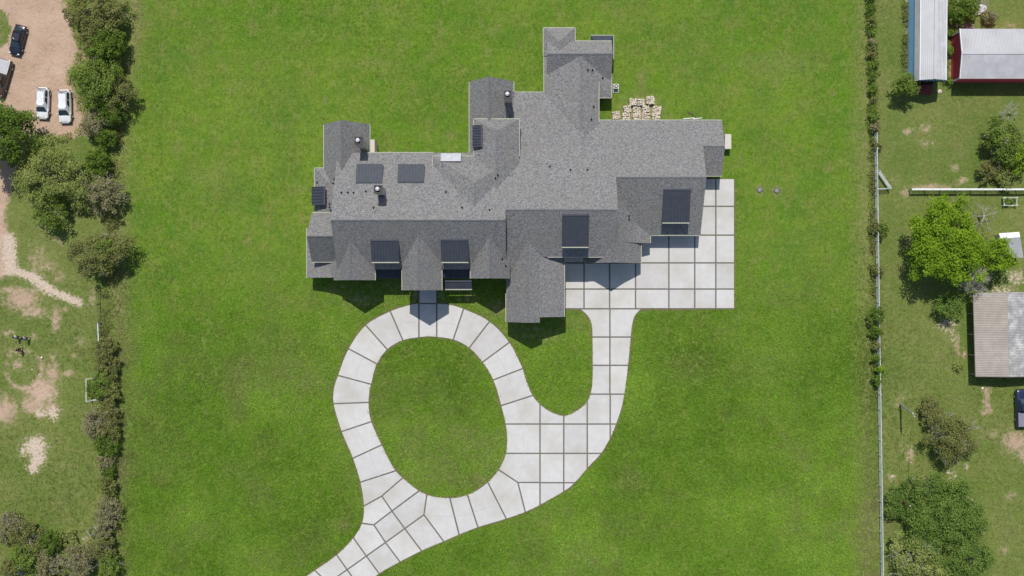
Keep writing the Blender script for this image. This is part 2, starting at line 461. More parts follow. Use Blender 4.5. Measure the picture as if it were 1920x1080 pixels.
left_outer = [(520, 1118), (575, 1080), (631, 1041), (662, 1009), (679, 981), (682.5, 948), (676, 904), (662, 859), (641, 809), (626.5, 760), (626, 732), (634, 704), (654, 654), (686, 610), (732, 584), (770, 571.5), (785, 569.5)]
ring_right = [(820, 569.5), (840, 571), (868, 579), (917, 602.5), (955, 642.5), (978, 687), (986, 712), (1000, 744), (1020, 764.5), (1040, 775.5), (1060, 779.5), (1085, 768), (1100, 754), (1107.5, 737.5), (1111, 710), (1111, 632), (1109, 607), (1102, 592), (1090, 580.5)]
right_outer = [(1202, 579), (1190, 592), (1185, 610), (1182.5, 632), (1177.5, 685), (1171, 735), (1165, 765), (1156, 792), (1145, 819), (1127.5, 849), (1102.5, 876), (1080, 902), (1060, 919), (1015, 945), (985, 959.5), (950, 972), (897, 988), (861, 1002), (831, 1015), (790, 1032.5), (750, 1053), (711, 1075), (650, 1118)]
hole = [(787, 632), (812, 631), (850, 636.5), (880, 652), (905, 679), (925, 712), (940, 760), (949, 800), (951, 825), (948, 853), (935, 881), (915, 904), (892, 921), (867, 931), (845, 934), (812, 931), (785, 920), (755, 896), (738, 877), (716, 835), (697, 793), (691.5, 765), (692, 740), (697, 715), (706, 684), (726, 655), (755, 638)]
hole_d = catmull(hole, 6, True)
outline = catmull(left_outer, 6)+[(785, 530), (820, 530)]+catmull(ring_right, 6)+[(1052, 579.5), (1040, 470), (1180, 430), (1295, 425), (1295, 336), (1376, 336), (1376, 579)]+catmull(right_outer, 6)

def area(p): return .5*sum(p[i][0]*p[(i+1) % len(p)][1]-p[(i+1) % len(p)][0]*p[i][1] for i in range(len(p)))

def clip(poly, cell):
    """Sutherland-Hodgman: poly inside the convex cell"""
    if area(cell) < 0: cell = cell[::-1]
    out = list(poly)
    for i in range(len(cell)):
        a, b = cell[i], cell[(i+1) % len(cell)]
        side = lambda p: (b[0]-a[0])*(p[1]-a[1])-(b[1]-a[1])*(p[0]-a[0])
        inp, out = out, []
        for j in range(len(inp)):
            p, q = inp[j-1], inp[j]; sp, sq = side(p), side(q)
            if (sp >= 0) != (sq >= 0):
                t = sp/(sp-sq); out.append((p[0]+(q[0]-p[0])*t, p[1]+(q[1]-p[1])*t))
            if sq >= 0: out.append(q)
        if not out: return []
    r = []
    for p in out:
        if not r or math.hypot(p[0]-r[-1][0], p[1]-r[-1][1]) > .25: r.append(p)
    if len(r) > 1 and math.hypot(r[0][0]-r[-1][0], r[0][1]-r[-1][1]) < .25: r.pop()
    # drop zero-width spikes left where the outline runs outside the cell
    ch = True
    while ch and len(r) > 2:
        ch = False
        for i in range(len(r)):
            a, b, c = r[i-1], r[i], r[(i+1) % len(r)]
            x1, y1, x2, y2 = b[0]-a[0], b[1]-a[1], c[0]-b[0], c[1]-b[1]
            l1, l2 = math.hypot(x1, y1), math.hypot(x2, y2)
            if l1 < .05 or l2 < .05 or (abs(x1*y2-y1*x2) < .04*l1*l2 and x1*x2+y1*y2 < 0):
                r.pop(i); ch = True; break
    return r if len(r) > 2 and abs(area(r)) > 8 else []

def inset(cell, d):
    if area(cell) < 0: cell = cell[::-1]
    n = len(cell); L = []
    for i in range(n):
        a, b = cell[i], cell[(i+1) % n]; dx, dy = b[0]-a[0], b[1]-a[1]; l = math.hypot(dx, dy)
        nx_, ny_ = -dy/l, dx/l
        L.append(((a[0]+nx_*d, a[1]+ny_*d), (dx, dy)))
    out = []
    for i in range(n):
        (p, r), (q, s_) = L[i-1], L[i]
        den = r[0]*s_[1]-r[1]*s_[0]
        if abs(den) < 1e-6: out.append(q); continue
        t = ((q[0]-p[0])*s_[1]-(q[1]-p[1])*s_[0])/den
        out.append((p[0]+r[0]*t, p[1]+r[1]*t))
    return out

def ext(o, i, e=22):
    d = math.hypot(o[0]-i[0], o[1]-i[1]); ux, uy = (o[0]-i[0])/d, (o[1]-i[1])/d
    return (o[0]+ux*e, o[1]+uy*e), (i[0]-ux*e, i[1]-uy*e)

cells = []
jl = [((785.5, 570), (785.5, 633)), ((732, 584), (755, 637)), ((686, 610), (726, 655)), ((654, 654), (706, 682)), ((634, 704), (694, 720)), ((626, 757), (690, 754.5)), ((641, 809), (695, 791)), ((662, 859), (716, 834)), ((676, 904), (744, 882))]
jr = [((819, 570), (819, 633)), ((869, 580), (850, 636)), ((917, 604), (880, 652)), ((955, 642), (905, 679)), ((980, 691), (926, 712)), ((997, 742), (941, 760))]
jb = [((831, 1014), (795, 965)), ]
def ringcells(J):
    for a, b in zip(J[:-1], J[1:]):
        ao, ai = ext(*a); bo, bi = ext(*b)
        cells.append([ao, bo, bi, ai])
ringcells(jl); ringcells(jr)
ringcells([((861, 1002), (844, 935)), ((896, 988), (877, 929)), ((949, 972), (915, 905))])
e0o, e0i = ext((676, 904), (744, 882)); e1i = (777, 877); e1o = (662, 960)
cells.append([e0o, e0i, e1i, (716, 930), e1o])
cells.append([(716, 930), e1i, (802, 908), (735, 958)])
cells.append([(716, 930), (735, 958), (701, 984), (660, 978), e1o])
cells.append([(735, 958), (800, 910), (803, 908), (795, 965), (759, 991)])
cells.append([(735, 958), (759, 991), (723, 1017), (701, 984)])
cells.append([(701, 984), (723, 1017), (687, 1042.5), (652, 993), (660, 979)])
cells.append([(759, 991), (795, 965), (846, 1034), (804, 1051)])
cells.append([(723, 1017), (759, 991), (804, 1051), (764, 1072)])
cells.append([(687, 1042.5), (723, 1017), (764, 1072), (727, 1097)])
cells.append([(652, 993), (687, 1042.5), (651, 1068), (620, 1024)])
cells.append([(687, 1042.5), (727, 1097), (690, 1122), (651, 1068)])
cells.append([(620, 1024), (651, 1068), (615, 1093), (574, 1053)])
cells.append([(651, 1068), (690, 1122), (650, 1150), (615, 1093)])
cells.append([(574, 1053), (615, 1093), (650, 1150), (500, 1150), (500, 1090)])
cells.append([(803, 908), (838, 912), (866, 1023), (846, 1034), (795, 965)])
cells.append([ext((949, 972), (915, 905))[1], (917, 869), (971, 904.5), (990, 980), ext((949, 972), (915, 905))[0]])
cells.append([(971, 904.5), (1012.5, 904.5), (1012.5, 965), (987, 968)])
cells.append([(920, 870.5), (930, 850), (1012.5, 850), (1012.5, 904.5), (971, 904.5)])
cells.append([(930, 795), (1012.5, 795), (1012.5, 850), (930, 850)])
cells.append([(920, 767), (1012.5, 737), (1012.5, 795), (930, 795)])
cells.append([(785.5, 569), (819, 569), (819, 650), (785.5, 650)])
cells.append([(785.5, 532), (819, 532), (819, 569), (785.5, 569)])
def grid(xs, ys):
    for a, b in zip(xs[:-1], xs[1:]):
        for c, d in zip(ys[:-1], ys[1:]): cells.append([(a, c), (b, c), (b, d), (a, d)])
grid([1012.5, 1057, 1101], [737, 795, 850, 905, 965]); grid([1101, 1144], [739, 795, 850, 905]); grid([1144, 1200], [739, 795, 850])
grid([1085, 1143.5, 1215], [579, 632, 685, 739])
grid([1040, 1095, 1143, 1191.5, 1254, 1302.5, 1342, 1380], [493, 542, 579])
grid([1191.5, 1254, 1302.5, 1342, 1380], [441, 493]); grid([1302.5, 1342, 1380], [334, 387, 441]); grid([1040, 1095, 1143, 1191.5], [470, 493])

# a simple outline with a zero-width bridge into the island along a joint
bi = min(range(len(outline)), key=lambda i: math.hypot(outline[i][0]-654, outline[i][1]-654))
hi = min(range(len(hole_d)), key=lambda i: math.hypot(hole_d[i][0]-706, hole_d[i][1]-682))
hd = hole_d if area(hole_d)*area(outline) < 0 else hole_d[::-1]
hi = min(range(len(hd)), key=lambda i: math.hypot(hd[i][0]-706, hd[i][1]-682))
outline[bi] = (654, 654); hd = list(hd); hd[hi] = (706, 682)
region = outline[:bi+1]+hd[hi:]+hd[:hi+1]+outline[bi:]

def filled(loops, z, mat, name, parent=None):
    bm = bmesh.new()
    for lp in loops:
        vs = [bm.verts.new(U(x, y, z)) for x, y in lp]
        for i in range(len(vs)): bm.edges.new((vs[i-1], vs[i]))
    bmesh.ops.triangle_fill(bm, use_beauty=True, use_dissolve=False, edges=bm.edges[:], normal=(0, 0, 1))
    for f in bm.faces:
        if f.normal.z < 0: f.normal_flip()
    me = bpy.data.meshes.new(name); bm.to_mesh(me); bm.free(); me.materials.append(mat)
    return link(name, me, parent)

def offset_loop(lp, d):
    n = len(lp); s_ = 1 if area(lp) > 0 else -1; out = []
    for i in range(n):
        a, b = lp[i-1], lp[(i+1) % n]; dx, dy = b[0]-a[0], b[1]-a[1]; l = math.hypot(dx, dy) or 1
        w = d*(1+.35*math.sin(i*1.7)+.25*math.sin(i*.53+2))
        out.append((lp[i][0]+s_*dy/l*w, lp[i][1]-s_*dx/l*w))
    return out

drive = filled([outline, hole_d], .028, M['joint'], 'driveway')
tag(drive, 'looping pale concrete driveway of joined slabs with dark gravel joints', None, None, 'structure')
edge = filled([offset_loop(outline, 3.0), offset_loop(hole_d, -3.0)], .014, M['soil'], 'soil_edge', drive)
edge['kind'] = 'structure'
nslab = 0
for c in cells:
    p = clip(region, inset(c, 1.35))
    if not p: continue
    mb = MB().prism([U(x, y)[:2] for x, y in p], .0, .075+.004*R.random())
    mb.build('slab', M['slab'], drive); nslab += 1
# the fine saw-cut that runs round the loop
cut = []
for (a, b) in jl: cut.append(((a[0]*.48+b[0]*.52), (a[1]*.48+b[1]*.52)))
cut = cut[::-1]+[((a[0]*.47+b[0]*.53), (a[1]*.47+b[1]*.53)) for a, b in jr]
cut += [(980, 795), (981.5, 830), (980, 870), (968, 905), (935, 940), (895, 958), (850, 968), (805, 965), (765, 948), (738, 925), (716, 896)]
cd = catmull(cut, 8, True)
mb = MB(); n = len(cd)
for i in range(n):
    a, b = cd[i], cd[(i+1) % n]; dx, dy = b[0]-a[0], b[1]-a[1]; l = math.hypot(dx, dy) or 1; k = .28
    ox, oy = -dy/l*k, dx/l*k
    mb.add([U(a[0]+ox, a[1]+oy, .0838), U(b[0]+ox, b[1]+oy, .0838), U(b[0]-ox, b[1]-oy, .0838), U(a[0]-ox, a[1]-oy, .0838)], [(0, 1, 2, 3)])
mb.build('score_line', M['score'], drive)

# ---------------------------------------------------------------- the house
house = thing('house', 'large grey shingled house with many gables, dormers and chimneys beside the driveway', 'house', U(960, 340, 0))
PLANES = []      # roof facets in plan units, for standing things on the roofs

def plane_h(poly, u, v):
    (x0, y0, z0), (x1, y1, z1), (x2, y2, z2) = poly[0], poly[1], poly[2]
    d = (x1-x0)*(y2-y0)-(x2-x0)*(y1-y0)
    if abs(d) < 1e-9: return None
    a = ((z1-z0)*(y2-y0)-(z2-z0)*(y1-y0))/d; b = ((x1-x0)*(z2-z0)-(x2-x0)*(z1-z0))/d
    return z0+a*(u-x0)+b*(v-y0)

def inside(poly, u, v):
    r = False; n = len(poly)
    for i in range(n):
        x1, y1 = poly[i][:2]; x2, y2 = poly[(i+1) % n][:2]
        if (y1 > v) != (y2 > v) and u < (x2-x1)*(v-y1)/(y2-y1)+x1: r = not r
    return r

def roof_h(u, v):
    hs = [plane_h(p, u, v) for p in PLANES if inside(p, u, v)]
    return max([h for h in hs if h is not None], default=0.0)

def on_roof(x, y):
    """the roof point behind image pixel (x, y)"""
    h = 7.0
    for _ in range(14):
        u = 960+(x-960)*(1-h/ALT); v = 540+(y-540)*(1-h/ALT)
        h = .5*h+.5*roof_h(u, v)
    return u, v, h

def roof_body(polys, gutters=(), t=.24, top=None, name='roof', walls=True, label=None, record=True):
    top = top or M['shingle']
    key = {}; V = []; F = []
    def vid(p):
        k = tuple(round(c, 3) for c in p)
        if k not in key: key[k] = len(V); V.append(p)
        return key[k]
    for p in polys:
        q = [vid(x) for x in p]; q2 = []
        for i in q:
            if i not in q2: q2.append(i)
        ar = area([V[i][:2] for i in q2])
        if ar > 0: q2 = q2[::-1]           # plan v points down the image, so flip to face upward
        F.append(tuple(q2))
        if record: PLANES.append(p)
    n = len(V)
    verts = [U(*p) for p in V]+[U(p[0], p[1], p[2]-t) for p in V]
    edges = {}
    for f in F:
        for i in range(len(f)): edges[(f[i], f[(i+1) % len(f)])] = 1
    faces = list(F); mi = [0]*len(F)
    for f in F: faces.append(tuple(i+n for i in f[::-1])); mi.append(1)
    for (a, b) in edges:
        if (b, a) not in edges: faces.append((a, a+n, b+n, b)); mi.append(1)
    o = mesh(name, verts, faces, [top, M['trim']], house, mi)
    if label: o['label'] = label
    if gutters:
        cx = sum(p[0] for p in V)/n; cy = sum(p[1] for p in V)/n
        for (a, b) in gutters:
            A, B = Vector(U(a[0], a[1], a[2]-.07)), Vector(U(b[0], b[1], b[2]-.07))
            d = (B-A); nrm = Vector((d.y, -d.x, 0)).normalized(); C = Vector(U(cx, cy, 0)); mid = (A+B)/2
            if nrm.dot(Vector((mid.x-C.x, mid.y-C.y, 0))) < 0: nrm = -nrm
            g = MB(); g.bar(A+nrm*.05, B+nrm*.05, .09, .10)
            g.build('gutter', M['trim'], o)
    return o

def wall_prism(axis, prof, r0, r1, inset_=6.0, t=.27, mat=None):
    lo, hi_ = prof[0][0]+inset_, prof[-1][0]-inset_
    def hh(p):
        for (a, ha), (b, hb) in zip(prof[:-1], prof[1:]):
            if a <= p <= b: return ha+(hb-ha)*(p-a)/(b-a)
        return prof[-1][1]
    pts = [(lo, hh(lo))]+[q for q in prof if lo < q[0] < hi_]+[(hi_, hh(hi_))]
    pts = [(lo, 0.0)]+[(p, h-t) for p, h in pts]+[(hi_, 0.0)]
    e0, e1 = r0+inset_, r1-inset_; n = len(pts)
    P = [U(p, e0, h) if axis == 'y' else U(e0, p, h) for p, h in pts]+[U(p, e1, h) if axis == 'y' else U(e1, p, h) for p, h in pts]
    F = [tuple(range(n)), tuple(range(2*n-1, n-1, -1))]+[(i, i+n, (i+1) % n+n, (i+1) % n) for i in range(n)]
    mesh('wall', P, F, mat or M['stucco'], house)

def gable(axis, rp, rh, r0, r1, A, B, hip0=None, gut='AB', wall=True, label=None, gr=None):
    """ridge at rp, height rh, along axis from r0 to r1; A and B list (position, height) outward from the ridge;
    hip0: the ridge starts at this coordinate and the end r0 is hipped"""
    pt = (lambda p, r, h: (p, r, h)) if axis == 'y' else (lambda p, r, h: (r, p, h))
    polys = []; gs = []
    for nm, side in (('A', A), ('B', B)):
        prev = (rp, rh)
        for k, (p, h) in enumerate(side):
            a0 = hip0 if (hip0 is not None and k == 0) else r0
            polys.append([pt(prev[0], a0, prev[1]), pt(prev[0], r1, prev[1]), pt(p, r1, h), pt(p, r0, h)])
            prev = (p, h)
        g0, g1 = (gr or {}).get(nm, (r0, r1))
        if nm in gut: gs.append((pt(prev[0], g0, prev[1]), pt(prev[0], g1, prev[1])))
    if hip0 is not None:
        polys.append([pt(A[-1][0], r0, A[-1][1]), pt(B[-1][0], r0, B[-1][1]), pt(rp, hip0, rh)])
        if 'H' in gut: gs.append((pt(A[-1][0], r0, A[-1][1]), pt(B[-1][0], r0, B[-1][1])))
    o = roof_body(polys, gs, label=label)
    a0 = Vector(U(*pt(rp, hip0 if hip0 is not None else r0, rh))); a1 = Vector(U(*pt(rp, r1, rh)))
    cap = MB(); k = max(2, int((a1-a0).length/.9)); sd = Vector((.17, 0, 0)) if axis == 'y' else Vector((0, .17, 0))
    sa = (rh-A[0][1])/abs(A[0][0]-rp)*13*.17; sb = (rh-B[0][1])/abs(B[0][0]-rp)*13*.17
    for i in range(k):      # lapped cap shingles along the ridge
        p0 = a0.lerp(a1, i/k); p1 = a0.lerp(a1, (i+1.04)/k if i < k-1 else 1); z0, z1 = .035, .015
        s1, s2 = (-1, 1) if axis == 'y' else (1, -1)
        P = []
        for (q, z) in ((p0, z0), (p1, z1)):
            P += [q+sd*s1+Vector((0, 0, z-sa)), q+Vector((0, 0, z+.012)), q+sd*s2+Vector((0, 0, z-sb))]
        cap.add(P, [(0, 1, 4, 3), (1, 2, 5, 4), (0, 2, 1), (3, 4, 5)])
    cap.build('ridge_cap', M['ridge'], o)['kind'] = 'stuff'
    if wall:
        if hip0 is not None:
            he = min(A[-1][1], B[-1][1]); prof = [(A[-1][0], he), (B[-1][0], he)]
            wall_prism(axis, prof, r0, r1)
        else:
            wall_prism(axis, [q for q in A[::-1]]+[(rp, rh)]+list(B), r0, r1)
    return o

M['ridge'] = surf('ridge_shingles', (.095, .097, .104), (.27, .27, .272), 6.5, .95, spec=.15)
NP = lambda v: 3.0+.55*(v-231.7)/13        # the great north slope shared by three wings

# long west wing, middle wing, east wing
gable('x', 422, NP(422), 645, 949, [(296, NP(296))], [(506.5, NP(422)-.8*6.5)], gut='A', gr={'A': (700, 818)}, label='long shingled roof of the west wing')
gable('x', 403, NP(403), 949.02, 1145, [(231.7, NP(231.7))], [(484, 6.2)], gut='B', gr={'B': (1024, 1125)}, label='shingled roof of the middle wing')
_m = lambda v: NP(403)-(NP(403)-6.2)*(v-403)/81-.012
roof_body([[(949.1, 470, _m(470)), (989, 470, _m(470)), (989, 527, _m(527)), (949.1, 527, _m(527))]])
gable('x', 342.8, NP(342.8), 1145.02, 1306, [(231.7, NP(231.7))], [(443, 3.1)], gut='AB', gr={'A': (1120, 1306), 'B': (1214, 1306)}, label='shingled roof of the east garage wing')
gable('x', 283, NP(283), 1306.02, 1345.5, [(231.7, NP(231.7))], [(334, 3.1)], gut='AB', label='small gabled roof at the east end')
# south gables
gable('y', 675, 8.9, 440, 526, [(650, 6.15), (637, 5.1)], [(713, 5.8)], gut='B', gr={'B': (508, 526)})
roof_body([[(651, 430, 6.2), (651, 521, 6.2), (632, 521, 4.75), (632, 430, 4.75)], [(632, 430, 4.75), (632, 521, 4.75), (610, 521, 3.95), (610, 430, 3.95)], [(610, 430, 3.95), (610, 521, 3.95), (584, 521, 3.4), (584, 430, 3.4)]],
          [((584, 430, 3.4), (584, 521, 3.4))], label='flared lower roof sweeping out to the west')
wall_prism('y', [(584, 3.4), (610, 3.95), (632, 4.75), (651, 6.2)], 430, 521)
gable('y', 796, 9.6, 435, 544, [(763, 6.5)], [(834, 6.5)], gut='AB', gr={'A': (508, 544), 'B': (508, 544)}, label='entry gable roof over the front walk')
gable('y', 921, 9.4, 435, 523, [(885.5, 6.2)], [(956, 6.2)], gut='A', gr={'A': (508, 523)})
gable('y', 988.5, 7.6, 440, 602, [(949.3, 4.1)], [(1010, 6.35)], gut='A', gr={'A': (550, 602)}, label='roof of the long south gable beside the parking court')
roof_body([[(1009, 440, 6.40), (1009, 592.5, 6.40), (1024.5, 592.5, 5.75), (1024.5, 440, 5.75)], [(1024.5, 440, 5.75), (1024.5, 592.5, 5.75), (1055, 592.5, 4.5), (1055, 440, 4.5)]],
          [((1055, 487, 4.5), (1055, 592.5, 4.5))])
wall_prism('y', [(1000, 6.9), (1024.5, 5.75), (1055, 4.5)], 440, 592.5)
gable('y', 1138, 7.5, 350, 494.6, [(1094, 3.4)], [(1165, 5.25), (1197, 3.0)], gut='AB', gr={'A': (489, 494.6), 'B': (457.5, 494.6)}, label='steep south gable roof on the parking court')
roof_body([[(1136, 345, 7.55), (1136, 457.5, 7.55), (1165, 457.5, 5.31), (1165, 345, 5.31)], [(1165, 345, 5.31), (1165, 457.5, 5.31), (1186, 457.5, 4.0), (1186, 345, 4.0)], [(1186, 345, 4.0), (1186, 457.5, 4.0), (1214, 457.5, 3.1), (1214, 345, 3.1)]],
          [((1214, 443, 3.1), (1214, 457.5, 3.1))])
wall_prism('y', [(1136, 7.5), (1186, 4.0), (1214, 3.1)], 345, 457.5)
# west end
gable('x', 448.5, 8.6, 597, 690, [(403.7, 5.0)], [(492.6, 5.0)], gut='AB', gr={'A': (597, 645), 'B': (597, 640)}, label='upper west gable roof')
roof_body([[(598, 320, 3.2), (598, 440, 3.2), (650, 440, 6.0), (650, 372, 6.0)], [(598, 320, 3.2), (650, 372, 6.0), (690, 372, 6.0), (690, 320, 3.2)]],
          [((598, 320, 3.2), (598, 440, 3.2)), ((598, 320, 3.2), (616, 320, 3.2))])
mesh('wall', [U(604, 326, 0), U(604, 436, 0), U(650, 436, 0), U(650, 326, 0), U(604, 326, 3.2), U(604, 436, 3.2), U(650, 436, 3.2), U(650, 326, 3.2)], [(3, 2, 1, 0), (4, 5, 6, 7), (0, 1, 5, 4), (1, 2, 6, 5), (2, 3, 7, 6), (3, 0, 4, 7)], M['stucco'], house)
gable('y', 656, 7.2, 240, 350, [(615, 3.3)], [(699, 3.3)], gut='AB', gr={'A': (240, 320), 'B': (240, 297)}, label='north-west gable roof with a chimney')
gable('y', 919, 6.9, 161.5, 300, [(882, 3.3)], [(963, 3.3)], gut='AB', gr={'A': (161.5, 298), 'B': (161.5, 180)}, label='north gable roof beside a chimney')
# raised hipped roofs on the north slope
gable('y', 894.5, 10.0, 304, 405, [(818, 6.8)], [(971, 6.25)], hip0=355, gut='AH', gr={'A': (304, 338)}, label='raised hipped roof with a bright awning')
gable('y', 933, 8.7, 237, 368, [(892, 6.6)], [(973, 6.6)], hip0=263, gut='ABH', gr={'A': (237, 304), 'B': (237, 304)}, label='raised hipped roof on the north slope')
# north wing
roof_body([[(957, 180, 2.9), (1090, 180, 2.9), (1090, 302, 2.9+.3*122/13), (957, 302, 2.9+.3*122/13)]], [((964, 180, 2.9), (1020, 180, 2.9))], label='low north roof')
mesh('wall', [U(963, 186, 0), U(1084, 186, 0), U(1084, 296, 0), U(963, 296, 0), U(963, 186, 2.75), U(1084, 186, 2.75), U(1084, 296, 4), U(963, 296, 4)], [(3, 2, 1, 0), (4, 5, 6, 7), (0, 1, 5, 4), (1, 2, 6, 5), (2, 3, 7, 6), (3, 0, 4, 7)], M['stucco'], house)
gable('y', 1085, 4.7, 112, 288, [(1019, 3.0)], [(1119, 3.4)], gut='AB', gr={'A': (112, 180), 'B': (163, 236)}, label='low north wing roof')
gable('x', 115, 4.9, 1024, 1142.7, [(87.5, 3.4)], [(163, 2.35)], gut='A', gr={'A': (1076, 1142.7)}, label='gabled roof at the far north end')
gable('y', 1047, 4.5, 62, 114, [(1018, 3.05)], [(1075.6, 3.05)], hip0=91, gut='ABH', gr={'B': (62, 88)}, label='small hipped roof at the north tip')
roof_body([[(1143, 146, 2.6), (1143, 189, 2.6), (1115, 161, 3.33), (1115, 146, 3.33)], [(1143, 189, 2.6), (1110, 189, 2.6), (1110, 161, 3.33), (1115, 161, 3.33)]], [((1143, 146, 2.6), (1143, 189, 2.6)), ((1143, 189, 2.6), (1121, 189, 2.6))])
mesh('wall', [U(1090, 150, 0), U(1137, 150, 0), U(1137, 183, 0), U(1090, 183, 0), U(1090, 150, 2.5), U(1137, 150, 2.5), U(1137, 183, 2.5), U(1090, 183, 2.5)], [(3, 2, 1, 0), (4, 5, 6, 7), (0, 1, 5, 4), (1, 2, 6, 5), (2, 3, 7, 6), (3, 0, 4, 7)], M['stucco'], house)

# metal shed roofs: dormers, porch roofs, awnings
def shed(name, bl, br, fr, fl, drop=2.2, mat=None, pitch=.40, window=True, fascia=True, t=.12, label=None, inset_=.12, post=False):
    """back-left, back-right, front-right, front-left corners in plan units; standing seams run back to front"""
    mat = mat or M['metal']
    c = [Vector(U(*p)) for p in (bl, br, fr, fl)]
    ctr = sum(c, Vector())/4
    # body under the roof (cheek walls and front)
    w = [ctr+(p-ctr)*(1-inset_) for p in c]
    low = [Vector((p.x, p.y, min(q.z for q in c)-drop)) for p in w]
    up = [Vector((p.x, p.y, p.z-t-.01)) for p in w]
    if not post:
        body = mesh(name, low+up, [(3, 2, 1, 0), (4, 5, 6, 7), (0, 1, 5, 4), (1, 2, 6, 5), (2, 3, 7, 6), (3, 0, 4, 7)], M['stucco'], house)
        if label: body['label'] = label
    r = MB()
    dn = Vector((0, 0, -t))
    r.add([c[0], c[1], c[2], c[3], c[0]+dn, c[1]+dn, c[2]+dn, c[3]+dn], [(0, 3, 2, 1), (4, 5, 6, 7), (0, 1, 5, 4), (1, 2, 6, 5), (2, 3, 7, 6), (3, 0, 4, 7)])
    wd = (c[1]-c[0]).length; k = max(2, int(round(wd/pitch)))
    for i in range(k+1):
        a = c[0].lerp(c[1], i/k); b = c[3].lerp(c[2], i/k)
        e = (c[1]-c[0]).normalized()*(.03 if i == 0 else (-.03 if i == k else 0))
        r.bar(a+e+Vector((0, 0, .03)), b+e+Vector((0, 0, .03)), .05, .11)
    r.bar(c[0]+Vector((0, 0, .04)), c[1]+Vector((0, 0, .04)), .22, .06)
    if post:
        body = r.build(name, mat, house)
        if label: body['label'] = label
        for p in (up[2], up[3]): b = MB(); b.bar((p.x, p.y, 0), p, .16); b.build('post', M['stucco'], body)
    else: r.build('metal_roof', mat, body)
    if fascia:
        f = MB(); d = (c[3]-c[0]); d.z = 0; d.normalize()
        f.bar(c[3]+d*.06+Vector((0, 0, -.06)), c[2]+d*.06+Vector((0, 0, -.06)), .14, .2)
        f.build('fascia', M['trim'], body)
    if window and not post:
        d = (c[3]-c[0]); d.z = 0; d.normalize()
        a, b = up[3]+d*.02, up[2]+d*.02; zt = min(a.z, b.z)-.2; zb = zt-1.0
        for i in range(3):
            p, q = a.lerp(b, .06+.3*i), a.lerp(b, .06+.3*i+.27)
            g = MB(); g.add([(p.x, p.y, zb), (q.x, q.y, zb), (q.x, q.y, zt), (p.x, p.y, zt)], [(0, 1, 2, 3)])
            g.build('pane', M['glass'], body)
    return body

shed('dormer', (711, 456, 9.0), (760, 456, 9.0), (760, 494, 8.2), (711, 494, 8.2), label='dark metal dormer left of the entry gable')
shed('dormer', (834.5, 455, 9.05), (883, 455, 9.05), (883, 494, 8.2), (834.5, 494, 8.2), label='dark metal dormer right of the entry gable')
shed('dormer', (1048, 412, 9.85), (1095, 412, 9.85), (1095, 467.4, 8.6), (1048, 467.4, 8.6), drop=2.8, label='dark metal dormer on the middle wing')
shed('dormer', (1231, 364, 6.75), (1280, 364, 6.75), (1280, 422, 5.7), (1231, 422, 5.7), label='dark metal dormer on the garage wing')
shed('dormer', (730, 353, 8.2), (683, 353, 8.2), (683, 318.5, 7.35), (730, 318.5, 7.35), fascia=False, label='slate metal dormer beside a roof chimney')
shed('dormer', (804, 352, 8.2), (757, 352, 8.2), (757, 319, 7.35), (804, 319, 7.35), fascia=False, label='slate metal dormer near the raised hipped roof')
shed('dormer', (621, 356, 5.3), (621, 389.5, 5.3), (595.5, 389.5, 4.5), (595.5, 356, 4.5), fascia=False, label='slate metal dormer at the west edge')
shed('dormer', (906, 250, 7.75), (906, 289, 7.75), (889.5, 289, 7.25), (889.5, 250, 7.25), drop=1.6, fascia=False, label='slate metal dormer on the raised hipped roof')
shed('awning', (869, 313, 7.65), (833, 313, 7.65), (833, 299.5, 7.15), (869, 299.5, 7.15), drop=.7, mat=M['zinc'], fascia=False, window=False, label='bright bare metal awning')
shed('porch_roof', (714, 500, 5.3), (763, 500, 5.3), (763, 522.5, 4.4), (714, 522.5, 4.4), drop=4.2, fascia=False, window=True)
shed('porch_roof', (834.5, 500, 5.3), (885, 500, 5.3), (885, 522.5, 4.4), (834.5, 522.5, 4.4), drop=4.2, fascia=False, window=True)
shed('awning', (836, 527.5, 4.1), (887, 527.5, 4.1), (887, 542, 3.6), (836, 542, 3.6), post=True, label='grey metal awning right of the entry gable')
# bay with a dark metal hip at the north end
roof_body([[(1105, 75, 2.7), (1146.5, 75, 2.7), (1136, 92, 3.3), (1114, 92, 3.3)], [(1146.5, 75, 2.7), (1146.5, 118, 2.7), (1136, 118, 3.3), (1136, 92, 3.3)], [(1105, 75, 2.7), (1114, 92, 3.3), (1114, 96, 3.3), (1105, 96, 2.7)]],
          [((1105, 75, 2.7), (1146.5, 75, 2.7)), ((1146.5, 75, 2.7), (1146.5, 118, 2.7))], t=.12, top=M['metal'], name='bay_roof')
mesh('wall', [U(1108, 79, 0), U(1143, 79, 0), U(1143, 116, 0), U(1108, 116, 0), U(1108, 79, 2.6), U(1143, 79, 2.6), U(1143, 116, 2.6), U(1108, 116, 2.6)], [(3, 2, 1, 0), (4, 5, 6, 7), (0, 1, 5, 4), (1, 2, 6, 5), (2, 3, 7, 6), (3, 0, 4, 7)], M['stucco'], house)

